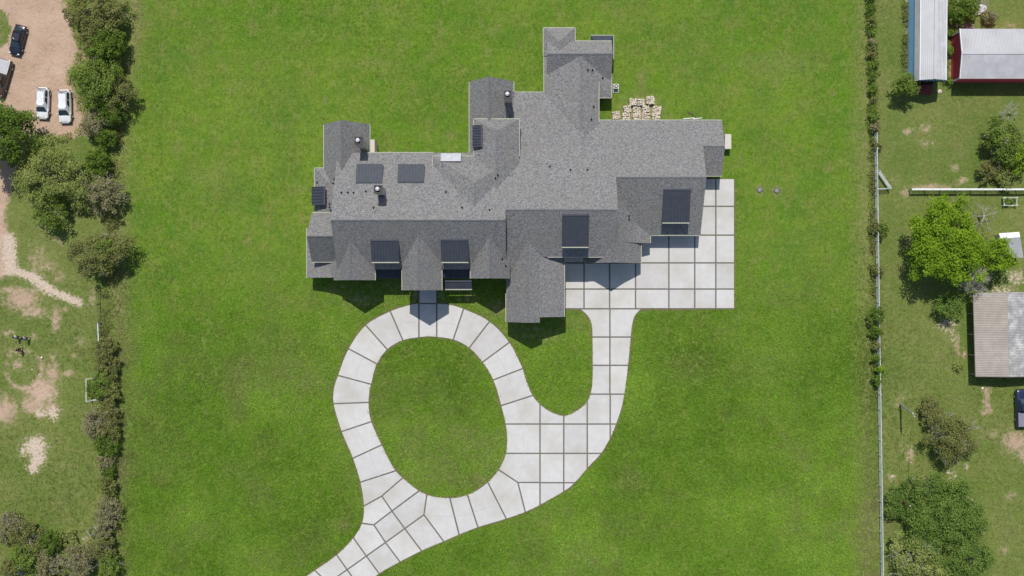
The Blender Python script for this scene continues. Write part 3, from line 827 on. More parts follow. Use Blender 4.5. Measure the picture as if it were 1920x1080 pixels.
# chimneys
def chimney(u, v, z0, z1, sz, label):
    x, y, _ = U(u, v)
    b = MB(); b.box((x, y, (z0+z1)/2), (sz, sz, z1-z0))
    o = b.build('chimney', M['chim'], house); o['label'] = label
    c = MB(); e = sz/2+.08
    c.box((x, y, z1+.06), (2*e, 2*e, .12))
    for (dx, dy, lx, ly) in ((0, e-.09, 2*e, .18), (0, -e+.09, 2*e, .18), (e-.09, 0, .18, 2*e-.36), (-e+.09, 0, .18, 2*e-.36)): c.box((x+dx, y+dy, z1+.2), (lx, ly, .16))
    c.build('chimney_cap', M['soot'], o)
    f = MB(); f.cyl((x-.06, y+.05), .2, z1+.12, z1+.5, 14); f.cyl((x-.06, y+.05), .26, z1+.5, z1+.56, 14); f.cyl((x-.06, y+.05), .25, z1+.56, z1+.68, 14, 0, .06)
    f.build('flue', M['flue'], o)
chimney(690.5, 281.5, 0, 9.4, .95, 'chimney on the north-west gable')
chimney(730, 370.5, 6, 12.4, .95, 'chimney on the west wing roof')
chimney(952.5, 196.5, 0, 7.8, .95, 'chimney beside the north gable')
b = MB(); b.box((*U(703, 280)[:2], 1.6), (.75, 1.9, 3.2)); b.build('fireplace_bay', M['chim'], house)
b = MB(); b.box((*U(1361, 268)[:2], .75), (.8, 2.0, 1.5)); o = b.build('utility_enclosure', M['stucco'], house); o['label'] = 'pale box against the east end wall'
b = MB(); b.box((*U(1361, 268)[:2], 1.53), (.9, 2.1, .06)); b.build('lid', M['stucco'], o)

# plumbing vents
for (x, y) in ((627, 336), (640, 361), (652, 361), (663, 361.5), (686, 359), (618, 382), (618, 388), (620.5, 394), (700.5, 389.5), (866.5, 389), (918, 393.5), (933, 328), (929.5, 334), (1031, 312.5), (1069.5, 318.5), (1101.5, 318.5), (1179, 405), (1179, 411), (941.5, 484.5), (948, 498), (1102, 131), (1110.5, 131), (1130, 146), (1113, 199.5), (1108.5, 223.5), (836, 360), (595, 342)):
    u, v, h = on_roof(x, y)
    p = U(u, v)
    b = MB(); b.cyl(p, .075, h-.25, h+.42, 8); b.cyl(p, .16, h-.25, h+.03, 8)
    b.build('vent_pipe', M['black'], house)

# doors and windows on the walls seen from the court and the drive
def wall_rect(name, u0, u1, v, z0, z1, mat, parent=house, th=.06):
    a, b_ = U(u0, v), U(u1, v)
    m_ = MB(); m_.box(((a[0]+b_[0])/2, a[1]-th/2, (z0+z1)/2), (abs(b_[0]-a[0]), th, z1-z0))
    return m_.build(name, mat, parent)
for (u0, u1, v) in ((1226, 1258, 437), (1266, 1298, 437), (1106, 1134, 488.6), (1146, 1174, 488.6)):
    d = wall_rect('garage_door', u0, u1, v, .02, 2.35, M['garage'])
    for k in range(3): wall_rect('panel_groove', u0+1, u1-1, v+1.0, .55+.6*k, .58+.6*k, M['soot'], d, .02)
d = wall_rect('front_door', 788, 806, 538, .02, 2.5, M['door'])
wall_rect('door_handle', 803, 804, 539, 1.0, 1.25, M['soot'], d)
for (u0, u1, v, z0, z1) in ((655, 695, 520, 1.0, 2.6), (772, 784, 538, .6, 2.5), (808, 822, 538, .6, 2.5), (900, 940, 517, 1.0, 2.6), (965, 1000, 596, 1.0, 2.6), (650, 692, 520, 3.6, 5.0), (782, 812, 538, 4.2, 5.8), (595, 620, 515, 1.0, 2.4)):
    w = wall_rect('window', u0, u1, v, z0, z1, M['trim'])
    mid = (u0+u1)/2
    wall_rect('pane', u0+1.5, mid-.7, v+.9, z0+.1, z1-.1, M['glass'], w, .03); wall_rect('pane', mid+.7, u1-1.5, v+.9, z0+.1, z1-.1, M['glass'], w, .03)

# ---------------------------------------------------------------- trees and shrubs
def leaf_mat(name, a, b_, c3, trans=.25):
    m, nt, b = newmat(name)
    t = N(nt, 'ShaderNodeAttribute', attribute_name='tone').outputs['Fac']
    c = mixc(nt, t, a, b_)
    v = coords(nt)
    c = mixc(nt, math_(nt, 'MULTIPLY', noise(nt, v, .55, 3, .6, .45, .75), .6), c, c3)
    nt.links.new(c, b.inputs['Base Color'])
    b.inputs['Roughness'].default_value = .7; b.inputs['Specular IOR Level'].default_value = .2
    tr = N(nt, 'ShaderNodeBsdfTranslucent'); nt.links.new(c, tr.inputs['Color'])
    mx = N(nt, 'ShaderNodeMixShader'); mx.inputs[0].default_value = trans
    nt.links.new(b.outputs[0], mx.inputs[1]); nt.links.new(tr.outputs[0], mx.inputs[2])
    nt.links.new(mx.outputs[0], nt.nodes['Material Output'].inputs[0])
    return m
LEAF = {
    'dense': leaf_mat('dense_leaf', (.070, .130, .016), (.200, .300, .040), (.125, .205, .028), .36),
    'olive': leaf_mat('olive_leaf', (.140, .165, .044), (.310, .325, .095), (.225, .205, .100), .36),
    'green': leaf_mat('green_leaf', (.110, .180, .030), (.270, .370, .066), (.180, .250, .050), .36),
    'bright': leaf_mat('bright_leaf', (.125, .225, .012), (.335, .500, .032), (.205, .335, .020), .36),
    'light': leaf_mat('light_leaf', (.200, .260, .060), (.420, .480, .140), (.290, .310, .115), .36),
    'feather': leaf_mat('feathery_leaf', (.100, .185, .034), (.260, .375, .078), (.190, .270, .050), .36),
    'grey': leaf_mat('grey_leaf', (.200, .195, .090), (.370, .355, .175), (.320, .290, .180), .36),
}

def bark_tree(mb, base, top, ends, r0, rng, m=0):
    """trunk from base to top and a limb to each end point"""
    b, t = Vector(base), Vector(top)
    mid = b.lerp(t, .5)+Vector((rng.uniform(-.15, .15), rng.uniform(-.15, .15), 0))
    mb.tube([b, mid, t], [r0, r0*.8, r0*.6], 7, m)
    for e in ends:
        e = Vector(e); s = b.lerp(t, rng.uniform(.55, 1.0)); k = s.lerp(e, .5)+Vector((rng.uniform(-.2, .2), rng.uniform(-.2, .2), rng.uniform(0, .35)))
        mb.tube([s, k, e], [r0*.42, r0*.25, r0*.06], 5, m, False)

def crown_mesh(name, rng, rx, ry, rz, n_cl, per, leaf, mat, clr, flat=.75, droop=0.0, hollow=.35, yaw=0.0):
    """leaf clumps spread through an uneven ellipsoid; centre of the crown at the origin"""
    ph = rng.uniform(0, 6.28, 6)
    th = rng.uniform(0, 2*np.pi, n_cl); cz = rng.uniform(-.55, 1.0, n_cl); sr = np.sqrt(np.maximum(0, 1-cz**2))
    rad = hollow+(1-hollow)*rng.uniform(0, 1, n_cl)**.6
    lob = 1+.16*np.sin(2*th+ph[0])+.13*np.sin(3*th+ph[1])+.10*np.sin(5*th+ph[2])+.07*np.sin(9*th+ph[3])
    C = np.stack([np.cos(th)*sr*rad*lob*rx, np.sin(th)*sr*rad*lob*ry, cz*rad*rz], 1)
    tone_c = rng.uniform(0, 1, n_cl)
    idx = np.repeat(np.arange(n_cl), per)
    off = rng.normal(0, 1, (len(idx), 3)); off /= np.linalg.norm(off, axis=1, keepdims=True)+1e-9
    off *= (rng.uniform(0, 1, (len(idx), 1))**.45)*clr*rng.uniform(.55, 1.35, n_cl)[idx][:, None]
    off[:, 2] *= .7
    P = C[idx]+off
    nrm = off/clr*.9+rng.normal(0, .55, P.shape); nrm[:, 2] += flat
    nrm /= np.linalg.norm(nrm, axis=1, keepdims=True)+1e-9
    a = np.cross(nrm, rng.normal(0, 1, P.shape)); a /= np.linalg.norm(a, axis=1, keepdims=True)+1e-9
    b = np.cross(nrm, a)
    sz = leaf*rng.uniform(.55, 1.25, (len(idx), 1))
    V = np.stack([P-a*sz*.5, P+b*sz*.32, P+a*sz*.5, P-b*sz*.32], 1).reshape(-1, 3)
    n = len(idx)
    me = bpy.data.meshes.new(name)
    me.vertices.add(4*n); me.vertices.foreach_set('co', V.reshape(-1).astype(np.float32))
    me.loops.add(4*n); me.loops.foreach_set('vertex_index', np.arange(4*n, dtype=np.int32))
    me.polygons.add(n); me.polygons.foreach_set('loop_start', np.arange(0, 4*n, 4, dtype=np.int32))
    me.update(calc_edges=True)
    at = me.attributes.new('tone', 'FLOAT', 'FACE')
    at.data.foreach_set('value', np.clip(.55*tone_c[idx]+.45*rng.uniform(0, 1, n), 0, 1).astype(np.float32))
    me.materials.append(mat)
    return me, C

def twigs(mb, rng, base, top, rx, ry, rz, n1, n2, n3, r0, m=0):
    """bare branching: limbs, branches, twigs reaching through an ellipsoid about top"""
    b, t = Vector(base), Vector(top)
    mb.tube([b, b.lerp(t, .5), t], [r0, r0*.8, r0*.65], 6, m)
    def reach(s, d, L, r, kids):
        d = d.normalized(); e = s+Vector((d.x*rx*L, d.y*ry*L, d.z*rz*L))
        k = s.lerp(e, .5)+Vector((rng.uniform(-1, 1), rng.uniform(-1, 1), rng.uniform(-.2, .8)))*.09*rx
        mb.tube([s, k, e], [r, r*.7, r*.3], 4 if r > .03 else 3, m, False)
        if kids:
            for _ in range(kids[0]):
                q = k.lerp(e, rng.uniform(-.4, 1.0)); dd = d+Vector(rng.normal(0, .6, 3))
                reach(q, dd, L*rng.uniform(.22, .48), r*.45, kids[1:])
    for i in range(n1):
        a = 2*math.pi*(i+rng.uniform(-.3, .3))/n1
        reach(b.lerp(t, rng.uniform(.6, 1)), Vector((math.cos(a), math.sin(a), rng.uniform(-.05, .9))), rng.uniform(.45, .85), r0*.4, [n2, n3])

def tree(name, x, y, rpx, ht, kind, label, cat='tree', group=None, dens=1.0, ry=1.0, twig=0, leafsz=None, crz=None, pale=False, rise=.6):
    """x, y: crown centre in image pixels; rpx: its radius in image pixels; ht: height of the top"""
    rng = np.random.default_rng(abs(hash((round(x*7), round(y*3)))) % (2**32))
    pr = random.Random(int(x*31+y*17))
    hc = ht*rise
    cx, cy, _ = W(x, y, hc)
    rx = rpx/S*(1-hc/ALT); rry = rx*ry; rz = crz or (ht-hc)*1.0
    t = thing(name, label, cat, (cx, cy, 0), 0, group)
    mat = LEAF[kind]
    leaf = (leafsz or (.42 if rx > 3 else .36))*.68
    clr = max(.38, min(.95, rx*.24))
    n_cl = int(max(10, 26*(rx*rry)/(clr*clr*6.0)*dens))
    per = int(max(14, 44*(clr/.8)**2*(.42/leaf)**2*.8))
    me, C = crown_mesh('crown', rng, rx*.92, rry*.92, rz, n_cl, per, leaf, mat, clr)
    o = link('crown', me, t, (0, 0, hc)); o['kind'] = 'stuff' if False else 'thing'
    del o['kind']
    mb = MB()
    ends = [(c[0]*.85, c[1]*.85, c[2]*.85+hc) for c in C[:max(5, min(14, n_cl//4))]]
    bark_tree(mb, (0, 0, -.05), (pr.uniform(-.2, .2), pr.uniform(-.2, .2), max(.4, hc-rz*.25)), ends, max(.05, rx*.055), pr)
    mb.build('trunk', M['greybark'] if pale else M['bark'], t, local=True)
    if twig:
        mb = MB(); twigs(mb, rng, (0, 0, .1), (0, 0, hc), rx*1.08, rry*1.08, rz*1.12, twig, 5, 5, max(.05, rx*.045))
        mb.build('bare_branches', M['greybark'], t, local=True)
    return t

def bare_tree(name, x, y, rpx, ht, label, n=9, n2=6, n3=6, group=None, cat='tree', ry=1.0):
    rng = np.random.default_rng(int(x*13+y*7))
    hc = ht*.6; cx, cy, _ = W(x, y, hc); rx = rpx/S*(1-hc/ALT)
    t = thing(name, label, cat, (cx, cy, 0), 0, group)
    mb = MB(); mb.tube([(0, 0, -.05), (.05, 0, hc*.5), (0, .05, hc)], [max(.07, rx*.06), max(.06, rx*.05), max(.05, rx*.04)], 7)
    mb.build('trunk', M['greybark'], t, local=True)
    mb = MB(); twigs(mb, rng, (0, 0, hc*.5), (0, 0, hc), rx, rx*ry, ht-hc, n, n2, n3, max(.05, rx*.045))
    mb.build('bare_branches', M['greybark'], t, local=True)
    return t

# left boundary, from the top edge down
G1 = 'shrubs of the left hedgerow'
tree('shrub', 158, 22, 34, 3.2, 'olive', 'yellow-olive shrub at the top of the left hedgerow beside the dirt yard', 'shrub', G1, .8)
tree('shrub', 205, 25, 40, 4.6, 'olive', 'dull olive tree at the top edge, right end of the left hedgerow', 'tree', G1, 1.0, twig=5)
tree('shrub', 182, 62, 36, 4.0, 'olive', 'olive shrub right of the parked black car', 'shrub', G1, .9)
tree('shrub', 200, 92, 40, 4.8, 'dense', 'dark green shrub above the notch of bare soil in the left hedgerow', 'shrub', G1, 1.2)
tree('tree', 182, 150, 50, 5.5, 'green', 'broad green tree right of the two white cars', 'tree', G1, 1.1, twig=3)
tree('shrub', 222, 182, 36, 4.2, 'olive', 'olive shrub on the lawn side beside the broad green tree', 'shrub', G1, .9)
tree('shrub', 205, 205, 32, 3.8, 'dense', 'dark green shrub just below the broad green tree', 'shrub', G1, 1.1)
tree('shrub', 178, 232, 30, 3.6, 'grey', 'grey-brown twiggy shrub below the right-hand white car', 'shrub', G1, .7, twig=7)
tree('shrub', 198, 258, 20, 3.0, 'dense', 'small dark shrub at the lawn edge below the grey-brown shrub', 'shrub', G1, 1.2)
tree('shrub', 184, 302, 25, 3.2, 'dense', 'compact dark green shrub right of the sparse light green tree', 'shrub', G1, 1.3)
tree('shrub', 192, 365, 40, 4.4, 'grey', 'grey twiggy tree between the light green tree and the lawn', 'tree', G1, .75, twig=9)
tree('shrub', 152, 375, 22, 3.0, 'light', 'small pale green shrub beside the grey twiggy tree', 'shrub', G1, .6)
tree('shrub', 186, 478, 54, 5.2, 'olive', 'brownish olive tree standing alone where the left wire fence begins', 'tree', G1, .95, twig=9, ry=.85)
tree('shrub', 200, 470, 24, 5.4, 'green', 'green crown rising behind the lone brownish olive tree', 'tree', G1, .8)
# big trees by the yard
tree('tree', 2, 250, 72, 9.0, 'dense', 'large dense dark green tree cut off by the left edge', 'tree', None, 1.35, leafsz=.46)
tree('tree', 84, 320, 76, 6.5, 'light', 'broad sparse light green tree below the parked white cars', 'tree', None, .75, leafsz=.34)
tree('tree', 95, 395, 40, 4.2, 'green', 'lower green tree beneath the sparse light green one', 'tree', None, .65, twig=3)
# hedge along the left wire fence
G2 = 'brush along the left wire fence'
for (x, y, r, h, k, tw, l) in (
        (197, 655, 20, 2.4, 'olive', 4, 'olive bush at the top of the brush beside the pale metal panel'),
        (201, 690, 19, 2.4, 'olive', 3, 'olive bush just above the white goal frame'),
        (190, 722, 24, 2.5, 'green', 2, 'green bush growing through the white goal frame'),
        (208, 738, 18, 2.2, 'olive', 2, 'olive bush on the lawn side of the white goal frame'),
        (205, 768, 18, 2.2, 'olive', 3, 'olive bush just below the white goal frame'),
        (182, 790, 26, 2.6, 'grey', 9, 'pale grey twiggy bush below the goal, on its field side'),
        (205, 808, 20, 2.4, 'olive', 4, 'olive bush right of the pale grey twiggy bush'),
        (200, 835, 20, 2.4, 'dense', 4, 'dark bush level with the sandy bare patch'),
        (196, 868, 15, 2.0, 'grey', 7, 'small grey bush in the brush below the sandy patch'),
        (203, 885, 13, 1.9, 'dense', 0, 'small dark green bush below the small grey bush'),
        (203, 912, 16, 2.2, 'olive', 3, 'yellow-olive bush, lowest of the fence brush before the bare gap'),
        (205, 955, 20, 2.4, 'grey', 9, 'thin grey bush over the fence wires near the small grey frame'),
        (196, 985, 20, 2.6, 'grey', 8, 'thin grey bush right beside the small grey frame')):
    tree('bush', x, y, r*1.18, h, k, l, 'bush', G2, .85, twig=tw, ry=1.12)
G3 = 'thicket in the bottom left corner'
for (x, y, r, h, k, tw, l) in (
        (18, 985, 30, 3.0, 'grey', 7, 'brown twiggy bush at the left edge of the corner thicket'),
        (50, 1005, 34, 3.4, 'olive', 5, 'olive bush at the top of the corner thicket'),
        (93, 1015, 22, 3.2, 'dense', 0, 'dark green bush beside the grey boulder in the corner thicket'),
        (48, 1042, 32, 3.6, 'green', 3, 'green bush in the middle of the corner thicket'),
        (20, 1062, 22, 2.6, 'olive', 4, 'olive bush in the very bottom left corner'),
        (92, 1062, 34, 3.0, 'grey', 7, 'pale olive-grey bush at the bottom edge of the corner thicket'),
        (150, 1048, 34, 3.8, 'grey', 12, 'grey leafless-looking tree at the bottom edge near the left fence'),
        (192, 1028, 26, 3.2, 'olive', 6, 'olive bush at the lawn edge below the small grey frame'),
        (205, 1062, 26, 3.0, 'green', 4, 'green bush at the bottom edge beside the lawn'),
        (130, 1015, 18, 1.6, 'light', 2, 'low pale bush right of the dark green bush in the corner thicket')):
    tree('bush', x, y, r, h, k, l, 'bush', G3, .8, twig=tw)

# right boundary brush
G4 = 'brush along the right boundary'
brush = [(1634, -5, 11, 'dense', 'topmost bush of the right boundary brush, cut by the top edge'), (1633, 18, 10, 'dense', 'second bush from the top of the right boundary brush'),
         (1635, 40, 9, 'olive', 'third bush from the top of the right boundary brush'), (1634, 60, 10, 'green', 'fourth bush from the top of the right boundary brush'),
         (1637, 82, 9, 'grey', 'greyish fifth bush from the top of the right boundary brush'), (1635, 100, 11, 'olive', 'sixth bush from the top of the right boundary brush'),
         (1640, 122, 11, 'green', 'bright green bush level with the doorway end of the blue barn'), (1635, 145, 9, 'dense', 'dark bush just left of the round tree by the blue barn'),
         (1637, 166, 11, 'dense', 'dark bush level with the round tree by the blue barn'), (1638, 190, 9, 'olive', 'olive bush in the brush above the bright green boundary shrub'),
         (1640, 216, 12, 'green', 'green boundary shrub just above the start of the white pipe fence'), (1640, 240, 13, 'grey', 'grey twiggy shrub at the start of the white pipe fence')]
for (x, y, r, k, l) in brush:
    tree('bush', x, y, r*.85, 1.6, k, l, 'bush', G4, .8, twig=5 if k == 'grey' else 2, ry=1.15)
for (x, y, r, k, ht, tw, l) in ((1645, 272, 10, 'olive', 1.6, 3, 'small shrub over the top end of the white pipe fence'),
                               (1643, 425, 16, 'olive', 1.7, 3, 'soft olive shrub over the white fence below the open gate'),
                               (1652, 432, 14, 'green', 2.0, 2, 'small shrub on the paddock side of the white fence below the gate'),
                               (1644, 505, 14, 'olive', 1.5, 4, 'greyish shrub over the white fence level with the bright tree'),
                               (1643, 592, 18, 'dense', 2.2, 2, 'dark green shrub over the white fence left of the tin-roofed pavilion'),
                               (1643, 622, 13, 'dense', 2.0, 1, 'dark shrub hanging under the dark green one on the white fence'),
                               (1645, 650, 11, 'olive', 1.8, 3, 'olive shrub on the white fence level with the pavilion'),
                               (1645, 675, 10, 'dense', 1.7, 1, 'narrow dark shrub on the white fence, below the olive one'),
                               (1652, 695, 10, 'bright', 2.2, 0, 'small bright yellow-green shrub on the white fence'),
                               (1642, 712, 11, 'dense', 1.8, 1, 'lowest dark shrub on the white fence, below the yellow-green one')):
    tree('shrub', x, y, r, ht, k, l, 'shrub', 'shrubs on the white fence', .85, twig=tw)
tree('tree', 1697, 160, 25, 4.5, 'green', 'round dark green tree at the corner of the blue barn', 'tree', None, 1.3)
tree('bush', 1798, 20, 26, 3.4, 'dense', 'dark green bush between the two barns', 'bush', None, 1.2)
tree('bush', 1822, 15, 20, 2.8, 'green', 'grey-green bush right of the dark one between the barns', 'bush', None, .9, twig=3)
bare_tree('dead_brush', 1840, 4, 24, 2.6, 'bare grey brush heap at the top edge behind the red barn', 10, 6, 5, cat='bush')
tree('bush', 1856, 32, 13, 1.9, 'grey', 'small round grey-green bush beside the lumber pile', 'bush', None, 1.2)
for (x, y, r, l) in ((1782, 95, 9, 'weedy shrub against the red barn side wall'), (1786, 62, 10, 'weedy shrub at the upper corner of the red barn'), (1780, 150, 8, 'weedy shrub at the lower corner of the red barn')):
    tree('bush', x, y, r, 1.2, 'green', l, 'bush', 'weeds by the red barn', .9)
bare_tree('bare_tree', 1893, 212, 30, 6.5, 'leafless white-barked tree below the red barn', 10, 6, 5)
tree('tree', 1884, 262, 44, 5.0, 'green', 'dark green tree below the leafless white tree', 'tree', None, .9, twig=8)
tree('tree', 1912, 290, 34, 4.2, 'bright', 'yellow-green tree at the right edge above the pipe fence', 'tree', None, .8, twig=2)
tree('bush', 1853, 318, 22, 2.6, 'olive', 'dark olive bush just above the pipe fence', 'bush', None, .9, twig=5)
tree('bush', 1888, 328, 26, 2.0, 'light', 'low yellow-green bush touching the pipe fence', 'bush', None, .9)
tree('tree', 1776, 458, 82, 9.0, 'bright', 'large bright yellow-green tree right of the white fence', 'tree', None, 1.7, leafsz=.42, ry=.95)
tree('tree', 1868, 482, 36, 6.0, 'bright', 'bright green tree leaning against the white shed', 'tree', None, 1.1, leafsz=.45)
bare_tree('bare_tree', 1824, 522, 44, 6.5, 'leafless grey tree at the corner of the tin-roofed pavilion', 18, 9, 8, ry=.9)
bare_tree('bare_tree', 1845, 405, 40, 3.0, 'thin leafless sapling above the bright trees', 6, 5, 5)
tree('bush', 1783, 575, 30, 3.0, 'feather', 'dark feathery bush in the shade of the large bright tree', 'bush', None, .9)
tree('bush', 1797, 687, 9, .9, 'light', 'small leafy plant in a ring of bare soil', 'plant', None, 1.0)
tree('tree', 1780, 818, 52, 5.0, 'olive', 'olive-grey twiggy tree in the paddock right of the leaning pole', 'tree', None, .95, twig=13, leafsz=.34)
tree('bush', 1745, 768, 26, 2.6, 'olive', 'small brownish olive tree above the olive-grey twiggy tree', 'tree', None, .6, twig=8)
tree('tree', 1768, 972, 88, 5.0, 'feather', 'wide feathery green tree in the lower right paddock', 'tree', None, 1.05, leafsz=.34, ry=.95)
tree('tree', 1820, 1045, 44, 4.0, 'feather', 'feathery green tree at the bottom edge right of the wide one', 'tree', None, .9, leafsz=.34)
tree('tree', 1690, 945, 34, 3.2, 'feather', 'dark feathery shrub against the white fence with a rusty pole', 'tree', None, 1.0, leafsz=.32)
tree('tree', 1718, 1058, 52, 5.5, 'light', 'pale olive tree with bare branches at the bottom edge by the white fence', 'tree', None, .7, twig=12)

# low continuous weeds at the foot of both fences
def weed_strip(name, label, pts, width, ht, per_m, kind, seed):
    g = np.random.default_rng(seed); P = np.array([U(*p)[:2] for p in pts])
    seg = np.hypot(*(P[1:]-P[:-1]).T); cum = np.concatenate([[0], np.cumsum(seg)])
    nc = int(cum[-1]*per_m); d = g.uniform(0, cum[-1], nc)
    d = d[np.sin(d*.9+seed)+.6*np.sin(d*2.3+1)+g.normal(0, .5, nc) > -.75]; nc = len(d)
    cx = np.interp(d, cum, P[:, 0])+g.normal(0, width*.45, nc); cy = np.interp(d, cum, P[:, 1]); cz = g.uniform(.08, 1, nc)**1.5*ht
    per = 22; idx = np.repeat(np.arange(nc), per); n = len(idx)
    C = np.stack([cx, cy, cz], 1)[idx]+g.normal(0, 1, (n, 3))*np.array([.26, .26, .14]); C[:, 2] = np.maximum(C[:, 2], .03)
    nr = g.normal(0, .6, (n, 3)); nr[:, 2] += .8; nr /= np.linalg.norm(nr, axis=1, keepdims=True)
    a = np.cross(nr, g.normal(0, 1, (n, 3))); a /= np.linalg.norm(a, axis=1, keepdims=True); b = np.cross(nr, a); s_ = g.uniform(.12, .26, (n, 1))
    V = np.stack([C-a*s_*.5, C+b*s_*.3, C+a*s_*.5, C-b*s_*.3], 1).reshape(-1, 3)
    me = bpy.data.meshes.new(name); me.vertices.add(4*n); me.vertices.foreach_set('co', V.reshape(-1).astype(np.float32))
    me.loops.add(4*n); me.loops.foreach_set('vertex_index', np.arange(4*n, dtype=np.int32)); me.polygons.add(n); me.polygons.foreach_set('loop_start', np.arange(0, 4*n, 4, dtype=np.int32)); me.update(calc_edges=True)
    me.attributes.new('tone', 'FLOAT', 'FACE').data.foreach_set('value', np.clip(.5*g.uniform(0, 1, nc)[idx]+.5*g.uniform(0, 1, n), 0, 1).astype(np.float32))
    me.materials.append(LEAF[kind]); tag(link(name, me), label, 'weeds', None, 'stuff')
weed_strip('weeds', 'low weeds at the foot of the left wire fence', [(194, 545), (197, 640), (200, 760), (204, 930), (207, 1085)], .75, .9, 9, 'olive', 3)
weed_strip('weeds', 'low weeds at the foot of the right boundary brush', [(1632, -15), (1634, 120), (1636, 260)], .6, .8, 12, 'green', 5)
weed_strip('weeds', 'low weeds at the foot of the long white pipe fence', [(1636, 255), (1637, 420), (1640, 600), (1643, 740)], .45, .6, 9, 'olive', 8)
weed_strip('weeds', 'low weeds under the left hedgerow', [(205, -10), (222, 60), (228, 130), (232, 210), (212, 290), (215, 380), (210, 450), (208, 530)], 1.1, .8, 9, 'olive', 9)
weed_strip('weeds', 'weeds along the edge of the dirt yard', [(140, 5), (150, 90), (135, 150), (165, 235), (120, 262), (70, 262)], .8, .5, 7, 'light', 12)
weed_strip('weeds', 'weeds against the blue barn wall', [(1697, 5), (1696, 155)], .25, .6, 10, 'olive', 14)
weed_strip('weeds', 'weeds between the two barns', [(1768, 10), (1770, 155)], .5, .7, 12, 'green', 15)

# ---------------------------------------------------------------- vehicles
def paint(name, c, metal=.0): return plain(name, c, .28, metal, .5, .6)
M['paint_white'] = paint('white_car_paint', (.72, .73, .74))
M['paint_black'] = paint('black_car_paint', (.012, .014, .028))
M['paint_navy'] = paint('navy_car_paint', (.012, .018, .06))
M['paint_brown'] = paint('brown_car_paint', (.06, .035, .022))
M['lampred'] = plain('red_lamp', (.35, .01, .01), .2)
M['lampclear'] = plain('clear_lamp', (.7, .72, .75), .15)
M['carglass'] = plain('car_glass', (.02, .035, .05), .06, 0, .7)
M['tealglass'] = plain('tinted_windscreen', (.035, .06, .075), .08, 0, .6)
M['tyre'] = plain('tyre_rubber', (.015, .015, .016), .85)
M['rim'] = plain('alloy_rim', (.45, .46, .48), .3, .8)
M['cover'] = plain('grey_bed_cover', (.20, .20, .24), .6)

def loft(sections):
    """closed tube of cross-sections (lists of points with equal length)"""
    n = len(sections[0]); V = [p for s in sections for p in s]; F = []
    for i in range(len(sections)-1):
        for k in range(n-1):
            F.append((i*n+k, i*n+k+1, (i+1)*n+k+1, (i+1)*n+k))
        F.append((i*n+n-1, i*n, (i+1)*n, (i+1)*n+n-1))
    F.append(tuple(range(n))); F.append(tuple((len(sections)-1)*n+k for k in range(n-1, -1, -1)))
    return V, F

